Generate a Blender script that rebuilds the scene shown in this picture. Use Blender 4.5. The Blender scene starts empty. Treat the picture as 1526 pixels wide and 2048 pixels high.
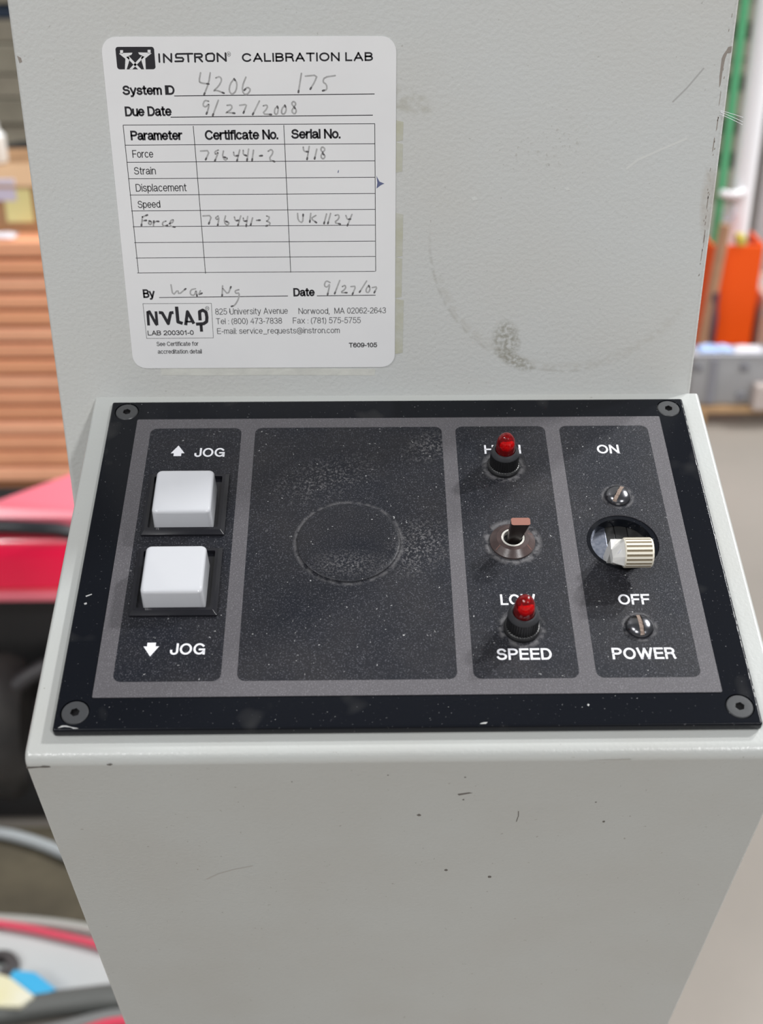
import bpy, bmesh, math, random
from mathutils import Vector, Matrix
R = math.radians
random.seed(7)
scene = bpy.context.scene
col = scene.collection

# ------------------------------------------------------------------ camera
H = 1.13                       # height of the front edge of the black face plate above the floor
PITCH, YAW, ROLL, FPX = 0.50342, 0.01414, -0.00048, 2569.0
CAM = Vector((-0.01052, -0.25785, H + 0.20419))
SL = R(19.05)                  # slope of the control panel
fwd = Vector((math.sin(YAW)*math.cos(PITCH), math.cos(YAW)*math.cos(PITCH), -math.sin(PITCH)))
rgt = Vector((math.cos(YAW), -math.sin(YAW), 0)); upv = rgt.cross(fwd)
r2 = math.cos(ROLL)*rgt + math.sin(ROLL)*upv; u2 = -math.sin(ROLL)*rgt + math.cos(ROLL)*upv
cd = bpy.data.cameras.new('camera'); cam = bpy.data.objects.new('camera', cd); col.objects.link(cam)
cam.matrix_world = Matrix(((r2.x, u2.x, -fwd.x, CAM.x), (r2.y, u2.y, -fwd.y, CAM.y), (r2.z, u2.z, -fwd.z, CAM.z), (0, 0, 0, 1)))
cd.sensor_fit = 'VERTICAL'; cd.sensor_height = 9.6; cd.lens = 9.6*FPX/2048
cd.clip_start = 0.01; cd.clip_end = 200
cd.dof.use_dof = True; cd.dof.focus_distance = 0.372; cd.dof.aperture_fstop = 3.9; cd.dof.aperture_blades = 0
scene.camera = cam

# ------------------------------------------------------------------ world, lamps, exposure
world = bpy.data.worlds.new('hall'); scene.world = world; world.use_nodes = True
bg = world.node_tree.nodes['Background']; bg.inputs[0].default_value = (0.93, 0.96, 1.0, 1); bg.inputs[1].default_value = 0.13
scene.view_settings.view_transform = 'Standard'; scene.view_settings.look = 'None'
scene.view_settings.gamma = 1; scene.view_settings.use_curve_mapping = False
scene.view_settings.exposure = 0.74

def bay_or_fill(d, dist, power, sx=.5, sy=.5, colr=(1, 1, 1)):
    d = Vector(d).normalized(); p = Vector((0, .05, H)) + d*dist
    l = bpy.data.lights.new('bay_or_fill_light', 'AREA'); l.shape = 'RECTANGLE'; l.size = sx; l.size_y = sy
    l.energy = power; l.color = colr
    o = bpy.data.objects.new('bay_or_fill_light', l); col.objects.link(o); o.location = p
    o.rotation_euler = (-d).to_track_quat('-Z', 'Y').to_euler()
    return o
bay_or_fill((17.8, 6.5, 19.0), 7.0, 185, .38, .38)
bay_or_fill((18.0, 13.4, 22.6), 8.5, 225, .42, .42)
bay_or_fill((9, -16, 13), 20.0, 765, 1.4, 1.4)
bay_or_fill((-8, -16, 15), 20.0, 633, 1.4, 1.4)
bay_or_fill((-13, -8, 18), 9.0, 120, 1.5, 1.5)  # added soft fill lamp to brighten the left side, no known fixture

# ------------------------------------------------------------------ helpers
def mat(name, color, rough=.5, metal=0, bump=None, tint=None, specks=None, spec=.5, coat=0, emit=None, trans=0, ior=1.5):
    m = bpy.data.materials.new(name); m.use_nodes = True
    nt = m.node_tree; N = nt.nodes; L = nt.links; b = N['Principled BSDF']
    b.inputs['Base Color'].default_value = (*color, 1); b.inputs['Roughness'].default_value = rough
    b.inputs['Metallic'].default_value = metal; b.inputs['Specular IOR Level'].default_value = spec
    b.inputs['Coat Weight'].default_value = coat; b.inputs['Coat Roughness'].default_value = .08
    b.inputs['Transmission Weight'].default_value = trans; b.inputs['IOR'].default_value = ior
    tc = N.new('ShaderNodeTexCoord'); last = None
    if tint:                                    # (scale, second colour, amount)
        n = N.new('ShaderNodeTexNoise'); n.inputs['Scale'].default_value = tint[0]; n.inputs['Detail'].default_value = 5
        L.new(tc.outputs['Object'], n.inputs['Vector'])
        mr = N.new('ShaderNodeMapRange'); mr.inputs[1].default_value = .35; mr.inputs[2].default_value = .7; mr.inputs[4].default_value = tint[2]
        L.new(n.outputs['Fac'], mr.inputs[0])
        mx = N.new('ShaderNodeMix'); mx.data_type = 'RGBA'; mx.inputs[6].default_value = (*color, 1); mx.inputs[7].default_value = (*tint[1], 1)
        L.new(mr.outputs[0], mx.inputs[0]); last = mx.outputs[2]
    for sp in (specks or []):                      # (scale, low, high, colour, amount)
        n = N.new('ShaderNodeTexNoise'); n.inputs['Scale'].default_value = sp[0]; n.inputs['Detail'].default_value = 2
        L.new(tc.outputs['Object'], n.inputs['Vector'])
        mr = N.new('ShaderNodeMapRange'); mr.inputs[1].default_value = sp[1]; mr.inputs[2].default_value = sp[2]; mr.inputs[4].default_value = sp[4]
        L.new(n.outputs['Fac'], mr.inputs[0])
        mx = N.new('ShaderNodeMix'); mx.data_type = 'RGBA'; mx.inputs[7].default_value = (*sp[3], 1)
        if last: L.new(last, mx.inputs[6])
        else: mx.inputs[6].default_value = (*color, 1)
        L.new(mr.outputs[0], mx.inputs[0]); last = mx.outputs[2]
    if last: L.new(last, b.inputs['Base Color'])
    if bump:                                    # (scale, strength, distance)
        n = N.new('ShaderNodeTexNoise'); n.inputs['Scale'].default_value = bump[0]; n.inputs['Detail'].default_value = 2.5
        L.new(tc.outputs['Object'], n.inputs['Vector'])
        bp = N.new('ShaderNodeBump'); bp.inputs['Strength'].default_value = bump[1]; bp.inputs['Distance'].default_value = bump[2]
        L.new(n.outputs['Fac'], bp.inputs['Height']); L.new(bp.outputs[0], b.inputs['Normal'])
    return m

def add_stains(m, stains):
    """stains with a shape of their own, in object coordinates (metres):
       ('blob', x, z, rx, rz, angle, lo, hi, scale, colour, amount) or ('ring', x, z, r, w, x_dir, z_dir, cos, colour, amount)"""
    nt = m.node_tree; N = nt.nodes; L = nt.links; b = N['Principled BSDF']
    tc = N.new('ShaderNodeTexCoord'); sep = N.new('ShaderNodeSeparateXYZ'); L.new(tc.outputs['Object'], sep.inputs[0])
    def M(op, a, c=None, clamp=False):
        n = N.new('ShaderNodeMath'); n.operation = op; n.use_clamp = clamp
        for i, v in enumerate((a, c)):
            if v is None: continue
            if isinstance(v, (int, float)): n.inputs[i].default_value = v
            else: L.new(v, n.inputs[i])
        return n.outputs[0]
    src = b.inputs['Base Color'].links[0].from_socket
    for s in stains:
        dx = M('SUBTRACT', sep.outputs[0], s[1]); dz = M('SUBTRACT', sep.outputs[1], s[2])
        n = N.new('ShaderNodeTexNoise'); n.inputs['Detail'].default_value = 6; L.new(tc.outputs['Object'], n.inputs['Vector'])
        if s[0] == 'blob':
            ca, sa = math.cos(s[5]), math.sin(s[5])
            ex = M('DIVIDE', M('ADD', M('MULTIPLY', dx, ca), M('MULTIPLY', dz, sa)), s[3])
            ez = M('DIVIDE', M('SUBTRACT', M('MULTIPLY', dz, ca), M('MULTIPLY', dx, sa)), s[4])
            d = M('SQRT', M('ADD', M('MULTIPLY', ex, ex), M('MULTIPLY', ez, ez)))
            inside = M('MULTIPLY', M('SUBTRACT', 1.0, d), s[11] if len(s) > 11 else 2.5, True)
            n.inputs['Scale'].default_value = s[8]
            mr = N.new('ShaderNodeMapRange'); mr.inputs[1].default_value = s[6]; mr.inputs[2].default_value = s[7]
            L.new(n.outputs['Fac'], mr.inputs[0]); fac = M('MULTIPLY', M('MULTIPLY', inside, mr.outputs[0]), s[10]); c = s[9]
        else:
            n.inputs['Scale'].default_value = 500
            rr = M('SQRT', M('ADD', M('MULTIPLY', dx, dx), M('MULTIPLY', dz, dz)))
            edge = M('SUBTRACT', 1.0, M('DIVIDE', M('ABSOLUTE', M('SUBTRACT', rr, s[3])), s[4]), True)
            ang = M('DIVIDE', M('ADD', M('MULTIPLY', dx, s[5]), M('MULTIPLY', dz, s[6])), rr)
            am = M('MULTIPLY', M('SUBTRACT', ang, s[7]), 6.0, True)
            mr = N.new('ShaderNodeMapRange'); mr.inputs[1].default_value = .38; mr.inputs[2].default_value = .55
            L.new(n.outputs['Fac'], mr.inputs[0])
            fac = M('MULTIPLY', M('MULTIPLY', M('MULTIPLY', edge, am), mr.outputs[0]), s[9]); c = s[8]
        fac = M('MULTIPLY', fac, M('GREATER_THAN', sep.outputs[2], -.0015))
        mx = N.new('ShaderNodeMix'); mx.data_type = 'RGBA'; mx.inputs[7].default_value = (*c, 1)
        L.new(src, mx.inputs[6]); L.new(fac, mx.inputs[0]); src = mx.outputs[2]
    L.new(src, b.inputs['Base Color'])

def mk(name, bm, m, parent=None, frame=None, label=None, smooth=False, sharp=35):
    me = bpy.data.meshes.new(name); bm.to_mesh(me); bm.free()
    for mm in (m if isinstance(m, (list, tuple)) else [m]): me.materials.append(mm)
    if smooth:
        for p in me.polygons: p.use_smooth = True
        try: me.set_sharp_from_angle(angle=R(sharp))
        except Exception: pass
    o = bpy.data.objects.new(name, me); col.objects.link(o)
    if parent is not None: o.parent = parent
    if frame is not None: o.matrix_local = frame
    if label: o['label'] = label
    return o
def tag(o, label, cat, group=None):
    o['label'] = label; o['category'] = cat
    if group: o['group'] = group
    return o
def struct(o): o['kind'] = 'structure'; return o
def thing(name, label, cat, loc=(0, 0, 0), group=None):
    o = bpy.data.objects.new(name, None); col.objects.link(o); o.location = loc; o.empty_display_size = .05
    return tag(o, label, cat, group)
def box(bm, x0, x1, y0, y1, z0, z1, bev=0, seg=2, k=1.0, mi=0):
    g = bmesh.ops.create_cube(bm, size=1)
    for v in g['verts']:
        v.co = Vector(((x0+x1)/2+v.co.x*(x1-x0), (y0+y1)/2+v.co.y*(y1-y0), (z0+z1)/2+v.co.z*(z1-z0)))*k
    fs = set(f for v in g['verts'] for f in v.link_faces)
    for f in fs: f.material_index = mi
    if bev:
        bmesh.ops.bevel(bm, geom=list(set(e for v in g['verts'] for e in v.link_edges)), offset=bev*k, segments=seg, affect='EDGES', profile=.5)
    return bm
def B(*a, **kw): return box(bmesh.new(), *a, **kw)
MM = .001
def lathe(bm, prof, cx=0, cy=0, n=48, k=MM, teeth=None, mi=0, cap=True):
    """profile (r, z) turned round the z axis; teeth = (first ring, last ring, count, depth)"""
    rings = []
    for i, (r, z) in enumerate(prof):
        ring = []
        for j in range(n):
            a = 2*math.pi*j/n; rr = r
            if teeth and teeth[0] <= i <= teeth[1]: rr = r - (teeth[3] if (j % teeth[2]) >= teeth[2]/2 else 0)
            ring.append(bm.verts.new(((cx+rr*math.cos(a))*k, (cy+rr*math.sin(a))*k, z*k)))
        rings.append(ring)
    for a, b in zip(rings, rings[1:]):
        for j in range(n):
            f = bm.faces.new((a[j], a[(j+1) % n], b[(j+1) % n], b[j])); f.material_index = mi
    if cap:
        if prof[-1][0] > 1e-6: bm.faces.new(rings[-1]).material_index = mi
        if prof[0][0] > 1e-6: bm.faces.new(rings[0][::-1]).material_index = mi
    return bm
def prism(bm, pts, z0, z1, k=MM, mi=0):
    lo = [bm.verts.new((x*k, y*k, z0*k)) for x, y in pts]; hi = [bm.verts.new((x*k, y*k, z1*k)) for x, y in pts]
    n = len(pts)
    fs = [bm.faces.new(hi), bm.faces.new(lo[::-1])] + [bm.faces.new((lo[i], lo[(i+1) % n], hi[(i+1) % n], hi[i])) for i in range(n)]
    for f in fs: f.material_index = mi
    return bm
def rrect(x0, x1, y0, y1, r, n=6):
    P = []
    for cx, cy, a0 in ((x1-r, y1-r, 0), (x0+r, y1-r, 90), (x0+r, y0+r, 180), (x1-r, y0+r, 270)):
        for i in range(n+1):
            a = R(a0+90*i/n); P.append((cx+r*math.cos(a), cy+r*math.sin(a)))
    return P
def fix(bm):
    bmesh.ops.recalc_face_normals(bm, faces=bm.faces); return bm
def ribbon(bm, pts, w, z, k=MM, mi=0, cap=True):
    """flat printed stroke of constant width"""
    for i, ((x0, y0), (x1, y1)) in enumerate(zip(pts, pts[1:])):
        d = math.hypot(x1-x0, y1-y0)
        if d < 1e-6: continue
        nx, ny = -(y1-y0)/d*w/2, (x1-x0)/d*w/2
        zz = z + .0004*(i % 3)
        f = bm.faces.new([bm.verts.new((x*k, y*k, zz*k)) for x, y in ((x0-nx, y0-ny), (x1-nx, y1-ny), (x1+nx, y1+ny), (x0+nx, y0+ny))]); f.material_index = mi
    js = pts if cap else pts[1:-1]
    for i, (x, y) in enumerate(js):
        zz = z + .0014
        f = bm.faces.new([bm.verts.new(((x+w/2*math.cos(a*math.pi/5))*k, (y+w/2*math.sin(a*math.pi/5))*k, zz*k)) for a in range(10)]); f.material_index = mi
def arc(cx, cy, rx, ry, a0, a1, n=16):
    return [(cx+rx*math.cos(R(a0+(a1-a0)*i/n)), cy+ry*math.sin(R(a0+(a1-a0)*i/n))) for i in range(n+1)]
def stroke(bm, pts, w, z, k=MM, mi=0, ext=True, closed=False):
    """mitred flat stroke with square ends"""
    P = [Vector(p) for p in pts]
    if closed and (P[0]-P[-1]).length < 1e-6: P.pop()
    n = len(P)
    if not closed and ext:
        P[0] = P[0]+(P[0]-P[1]).normalized()*w/2; P[-1] = P[-1]+(P[-1]-P[-2]).normalized()*w/2
    rows = []
    for i in range(n):
        a = P[i-1] if (i or closed) else None; b = P[(i+1) % n] if (i < n-1 or closed) else None
        d1 = (P[i]-a).normalized() if a is not None else None; d2 = (b-P[i]).normalized() if b is not None else None
        if d1 is None: d1 = d2
        if d2 is None: d2 = d1
        t = d1+d2
        if t.length < .2: t = d2.copy()
        t.normalize(); nn = Vector((-t.y, t.x)); s = w/2/max(nn.dot(Vector((-d2.y, d2.x))), .55)
        rows.append([bm.verts.new(((P[i].x+q*nn.x*s)*k, (P[i].y+q*nn.y*s)*k, z*k)) for q in (-1, 1)])
    for i in range(n if closed else n-1):
        r, t = rows[i], rows[(i+1) % n]
        f = bm.faces.new((r[0], t[0], t[1], r[1])); f.material_index = mi
def el(cx, cy, rx, ry, a0, a1, n=None):
    n = n or max(6, int(abs(a1-a0)/15)); return [(cx+rx*math.cos(R(a0+(a1-a0)*i/n)), cy+ry*math.sin(R(a0+(a1-a0)*i/n))) for i in range(n+1)]
XH = .74
def _font():
    G = {}
    G['I'] = (.0, [[(0, 0), (0, 1)]]); G['H'] = (.56, [[(0, 0), (0, 1)], [(.56, 0), (.56, 1)], [(0, .51), (.56, .51)]])
    G['L'] = (.42, [[(0, 1), (0, 0), (.42, 0)]]); G['E'] = (.49, [[(.49, 1), (0, 1), (0, 0), (.49, 0)], [(0, .52), (.45, .52)]])
    G['F'] = (.46, [[(.46, 1), (0, 1), (0, 0)], [(0, .5), (.40, .5)]]); G['T'] = (.54, [[(0, 1), (.54, 1)], [(.27, 1), (.27, 0)]])
    G['N'] = (.56, [[(0, 0), (0, 1)], [(.56, 0), (.56, 1)], [(.03, .97), (.53, .03)]])
    G['M'] = (.68, [[(0, 0), (0, 1)], [(.68, 0), (.68, 1)], [(.03, .97), (.34, .04)], [(.34, .04), (.65, .97)]])
    G['O'] = (.68, [el(.34, .5, .34, .5, 0, 360)]); G['C'] = (.63, [el(.33, .5, .33, .5, 38, 322)])
    G['G'] = (.66, [el(.33, .5, .33, .5, 40, 330)+[(.64, .26)], [(.645, 0), (.645, .44), (.36, .44)]])
    G['J'] = (.40, [[(.40, 1), (.40, .28)]+el(.20, .23, .20, .23, 0, -180)+[(0, .33)]])
    G['U'] = (.55, [[(0, 1), (0, .28)]+el(.275, .28, .275, .28, 180, 360)+[(.55, 1)]])
    G['D'] = (.57, [[(0, 0), (0, 1), (.25, 1)]+el(.25, .5, .32, .5, 90, -90)[1:]+[(0, 0)]])
    G['P'] = (.52, [[(0, 0), (0, 1), (.28, 1)]+el(.28, .745, .24, .255, 90, -90)[1:]+[(0, .49)]])
    G['R'] = (.54, [[(0, 0), (0, 1), (.28, 1)]+el(.28, .75, .24, .25, 90, -90)[1:]+[(0, .5)], [(.28, .5), (.44, .46), (.50, .34), (.52, .1), (.56, 0)]])
    G['B'] = (.53, [[(0, 0), (0, 1), (.28, 1)]+el(.28, .765, .21, .235, 90, -90)[1:]+[(0, .53)], [(0, .53), (.28, .53)]+el(.28, .265, .25, .265, 90, -90)[1:]+[(0, 0)]])
    G['S'] = (.55, [el(.275, .745, .24, .255, 20, 180)+el(.275, .745, .24, .235, 180, 255)[1:]+el(.275, .265, .27, .265, 80, 0)+el(.275, .265, .27, .265, 0, -165)[1:]])
    G['A'] = (.62, [[(0, 0), (.31, 1)], [(.31, 1), (.62, 0)], [(.11, .31), (.51, .31)]])
    G['V'] = (.60, [[(0, 1), (.30, 0)], [(.30, 0), (.60, 1)]]); G['W'] = (.92, [[(0, 1), (.22, 0)], [(.22, 0), (.46, .97)], [(.46, .97), (.70, 0)], [(.70, 0), (.92, 1)]])
    G['y'] = (.46, [[(0, XH), (.23, 0)], [(.46, XH), (.22, -.08), (.14, -.26), (.03, -.27)]]); G['v'] = (.44, [[(0, XH), (.22, 0)], [(.22, 0), (.44, XH)]])
    G['w'] = (.68, [[(0, XH), (.17, 0)], [(.17, 0), (.34, XH)], [(.34, XH), (.51, 0)], [(.51, 0), (.68, XH)]]); G['x'] = (.44, [[(0, 0), (.44, XH)], [(0, XH), (.44, 0)]])
    o = el(.23, XH/2, .23, XH/2, 0, 360); G['o'] = (.46, [o]); G['c'] = (.43, [el(.23, XH/2, .23, XH/2, 45, 315)])
    G['e'] = (.46, [[(.01, .38), (.46, .38)]+el(.23, XH/2, .23, XH/2, 5, 318)[1:]])
    G['a'] = (.45, [el(.21, .54, .19, .20, 155, 0)+[(.40, .12), (.46, .0)], [(.40, .44), (.12, .37)]+el(.16, .19, .16, .19, 110, 300)+[(.40, .18)]])
    G['d'] = (.44, [[(.44, 0), (.44, 1)], el(.22, XH/2, .22, XH/2, 0, 360)]); G['p'] = (.44, [[(0, -.28), (0, XH)], el(.22, XH/2, .22, XH/2, 0, 360)])
    G['q'] = (.44, [[(.44, -.28), (.44, XH)], el(.22, XH/2, .22, XH/2, 0, 360)]); G['g'] = G['q']
    G['i'] = (.0, [[(0, 0), (0, XH)], [(0, .97), (0, 1)]]); G['l'] = (.0, [[(0, 0), (0, 1)]]); G['b'] = (.44, [[(0, 0), (0, 1)], el(.22, XH/2, .22, XH/2, 0, 360)])
    G['n'] = (.40, [[(0, 0), (0, XH)], el(.20, XH-.22, .20, .22, 180, 0)+[(.40, 0)]]); G['m'] = (.66, [[(0, 0), (0, XH)], el(.165, XH-.2, .165, .2, 180, 0)+[(.33, 0)], el(.495, XH-.2, .165, .2, 180, 0)+[(.66, 0)]])
    G['u'] = (.40, [[(0, XH), (0, .22)]+el(.20, .22, .20, .22, 180, 360)[1:], [(.40, 0), (.40, XH)]]); G['r'] = (.24, [[(0, 0), (0, XH)], [(0, .45)]+el(.22, .45, .21, .28, 170, 85)])
    G['s'] = (.40, [el(.20, .56, .18, .18, 25, 180)+el(.20, .56, .18, .18, 180, 250)[1:]+el(.20, .19, .20, .19, 75, 0)+el(.20, .19, .20, .19, 0, -165)[1:]])
    G['t'] = (.24, [[(.10, .96), (.10, .12), (.14, .02), (.24, .01)], [(0, XH), (.23, XH)]]); G['f'] = (.25, [[(.09, 0), (.09, .84), (.14, .97), (.25, .99)], [(0, XH), (.24, XH)]])
    G['0'] = (.46, [el(.23, .5, .23, .5, 0, 360)]); G['1'] = (.30, [[(.22, 0), (.22, 1)], [(.22, .97), (.14, .82), (.02, .78)]])
    G['2'] = (.46, [el(.23, .73, .22, .27, 165, -20)+[(.30, .38), (.06, .16), (.0, 0), (.46, 0)]]); G['3'] = (.46, [el(.22, .76, .20, .24, 160, -80), el(.22, .26, .24, .26, 85, -160)])
    G['4'] = (.48, [[(.36, 0), (.36, 1), (0, .30), (.48, .30)]]); G['5'] = (.46, [[(.42, 1), (.08, 1), (.03, .50)]+el(.22, .33, .24, .33, 135, -155)[1:]])
    G['6'] = (.46, [el(.24, .66, .22, .34, 30, 180)+[(.0, .35)], el(.23, .31, .23, .31, 0, 360)]); G['7'] = (.46, [[(0, 1), (.46, 1), (.30, .62), (.18, .30), (.14, 0)]])
    G['8'] = (.46, [el(.23, .76, .20, .24, 0, 360), el(.23, .27, .23, .27, 0, 360)]); G['9'] = (.46, [el(.22, .34, .22, .34, 210, 360)+[(.46, .65)], el(.23, .69, .23, .31, 0, 360)])
    G['.'] = (.0, [[(0, 0), (0, .02)]]); G[','] = (.03, [[(.03, .03), (.0, -.16)]]); G[':'] = (.0, [[(0, 0), (0, .02)], [(0, .58), (0, .60)]])
    G['-'] = (.22, [[(0, .36), (.22, .36)]]); G['_'] = (.52, [[(0, -.16), (.52, -.16)]]); G['('] = (.14, [el(.34, .4, .34, .68, 125, 235)]); G[')'] = (.14, [el(-.20, .4, .34, .68, 55, -55)])
    G['@'] = (.86, [el(.43, .40, .43, .58, 300, -35), el(.42, .40, .19, .24, 0, 360), [(.62, .62), (.58, .22), (.66, .13)]])
    return G
GLYPHS = _font()
def text_bm(bm, s, p0, p1, cap, z, w, mi=0, gap=.22):
    """sans lettering in strokes of width w, spanning p0..p1 on its base line with the given capital height (mm)"""
    L = math.hypot(p1[0]-p0[0], p1[1]-p0[1]); ux, uy = (p1[0]-p0[0])/L, (p1[1]-p0[1])/L
    nat = 0; nchar = 0
    for i, ch in enumerate(s):
        nat += .32 if ch == ' ' else GLYPHS[ch][0] + (gap if i < len(s)-1 else 0)
    h = cap-w; inkw = sum(1 for ch in s if ch != ' ')
    sx = (L-w)/nat            # horizontal scale of glyphs and gaps together
    x = w/2
    for i, ch in enumerate(s):
        if ch == ' ': x += .32*sx; continue
        g = GLYPHS[ch]
        for st in g[1]:
            q = [(x+a*sx, w/2+b*h) for a, b in st]
            q = [(p0[0]+ux*a-uy*b, p0[1]+uy*a+ux*b) for a, b in q]
            cl = len(q) > 3 and math.hypot(q[0][0]-q[-1][0], q[0][1]-q[-1][1]) < 1e-5
            diag = len(q) == 2 and abs(st[0][0]-st[1][0]) > .05 and abs(st[0][1]-st[1][1]) > .2
            stroke(bm, q, w, z, mi=mi, ext=True, closed=cl)
        x += (g[0]+gap)*sx
def cut(o, bm_tool):
    me = bpy.data.meshes.new('tool'); bm_tool.to_mesh(me); bm_tool.free()
    t = bpy.data.objects.new('tool', me); col.objects.link(t); t.matrix_world = o.matrix_world.copy() if o.parent is None else o.parent.matrix_world @ o.matrix_local
    bpy.context.view_layer.update(); t.matrix_world = o.matrix_world.copy()
    mo = o.modifiers.new('cut', 'BOOLEAN'); mo.operation = 'DIFFERENCE'; mo.object = t; mo.solver = 'EXACT'
    bpy.context.view_layer.update()
    new = bpy.data.meshes.new_from_object(o.evaluated_get(bpy.context.evaluated_depsgraph_get()))
    o.modifiers.remove(mo); o.data = new; bpy.data.objects.remove(t); return o
def tube(name, pts, r, m, parent=None, label=None, n=10):
    cu = bpy.data.curves.new(name, 'CURVE'); cu.dimensions = '3D'; cu.bevel_depth = r; cu.bevel_resolution = 3; cu.use_fill_caps = True
    sp = cu.splines.new('NURBS'); sp.points.add(len(pts)-1); sp.use_endpoint_u = True; sp.order_u = 3
    for q, p in zip(sp.points, pts): q.co = (*p, 1)
    o = bpy.data.objects.new(name, cu); col.objects.link(o); bpy.context.view_layer.update()
    me = bpy.data.meshes.new_from_object(o.evaluated_get(bpy.context.evaluated_depsgraph_get()))
    bpy.data.objects.remove(o); bpy.data.curves.remove(cu)
    me.materials.clear(); me.materials.append(m)
    for p in me.polygons: p.use_smooth = True
    o = bpy.data.objects.new(name, me); col.objects.link(o)
    if parent is not None: o.parent = parent
    if label: o['label'] = label
    return o
def at(px, py, D=None, z=0.0):
    """point of the hall seen at a photograph pixel, at depth D in front of the camera (along y) or at height z"""
    c = Vector(((px-763)/FPX, -(py-1024)/FPX, 1)); d = r2*c.x + u2*c.y + fwd*c.z
    t = D/d.y if D is not None else (z-CAM.z)/d.z
    return CAM + d*t
LABEL_TEXT = [
    ('CALIBRATION LAB', (-44.33, 140.76), (-7.5, 140.95), 2.4, 0.018),
    ('System ID', (-78.66, 131.85), (-63.88, 131.88), 2.65, 0.03),
    ('Due Date', (-78.52, 125.93), (-65.2, 126.0), 2.79, 0.03),
    ('Parameter', (-77.56, 119.18), (-62.6, 119.21), 2.77, 0.03),
    ('Certificate No.', (-56.15, 119.19), (-34.97, 119.3), 2.84, 0.03),
    ('Serial No.', (-31.22, 119.45), (-16.98, 119.49), 2.77, 0.03),
    ('Force', (-77.52, 114.18), (-71.48, 114.21), 2.23, 0.008),
    ('Strain', (-77.51, 109.32), (-71.15, 109.35), 2.18, 0.008),
    ('Displacement', (-77.46, 104.29), (-62.52, 104.37), 2.29, 0.008),
    ('Speed', (-77.33, 99.42), (-70.64, 99.51), 2.17, 0.008),
    ('By', (-78.23, 71.53), (-74.61, 71.6), 2.79, 0.03),
    ('Date', (-32.19, 71.76), (-25.63, 71.82), 2.72, 0.03),
    ('LAB 200301-0', (-77.93, 59.32), (-63.61, 59.4), 1.62, 0.01),
    ('See Certificate for', (-75.48, 55.78), (-62.39, 55.82), 1.45, 0.012),
    ('accreditation detail', (-75.33, 53.22), (-61.55, 53.22), 1.46, 0.012),
    ('825 University Avenue', (-56.52, 66.0), (-34.1, 66.2), 2.03, -0.002),
    ('Norwood,', (-30.81, 66.1), (-21.24, 66.08), 1.95, -0.002),
    ('MA 02062-2643', (-19.71, 66.14), (-3.76, 66.19), 1.95, -0.002),
    ('Tel : (800) 473-7838', (-56.46, 62.9), (-36.01, 62.98), 1.96, -0.002),
    ('Fax : (781) 575-5755', (-32.64, 62.99), (-11.59, 63.0), 1.97, -0.002),
    ('E-mail: service_requests@instron.com', (-56.31, 59.7), (-18.17, 59.76), 1.9, -0.002),
    ('T609-105', (-15.39, 54.95), (-6.52, 54.98), 1.59, 0.03),
]
LABEL_LINES = [((-64.12, 131.58), (-7.08, 131.95)), ((-65.61, 125.68), (-7.61, 126.06)), ((-73.4, 71.66), (-33.89, 71.94)), ((-25.0, 71.93), (-6.95, 72.05)), ((-79.4, 123.51), (-7.0, 123.66)), ((-79.4, 117.83), (-7.0, 117.98)), ((-79.4, 112.91), (-7.0, 113.06)), ((-79.4, 108.11), (-7.0, 108.26)), ((-79.4, 103.31), (-7.0, 103.46)), ((-79.4, 98.57), (-7.0, 98.72)), ((-79.4, 93.81), (-7.0, 93.96)), ((-79.4, 88.92), (-7.0, 89.07)), ((-79.4, 84.18), (-7.0, 84.33)), ((-79.4, 79.5), (-7.0, 79.65)), ((-79.4, 123.50999999999999), (-79.0, 79.5)), ((-59.3, 123.21), (-58.69, 79.19)), ((-33.26, 123.37), (-32.78, 79.4)), ((-7.06, 123.66), (-6.91, 79.68))]
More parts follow.
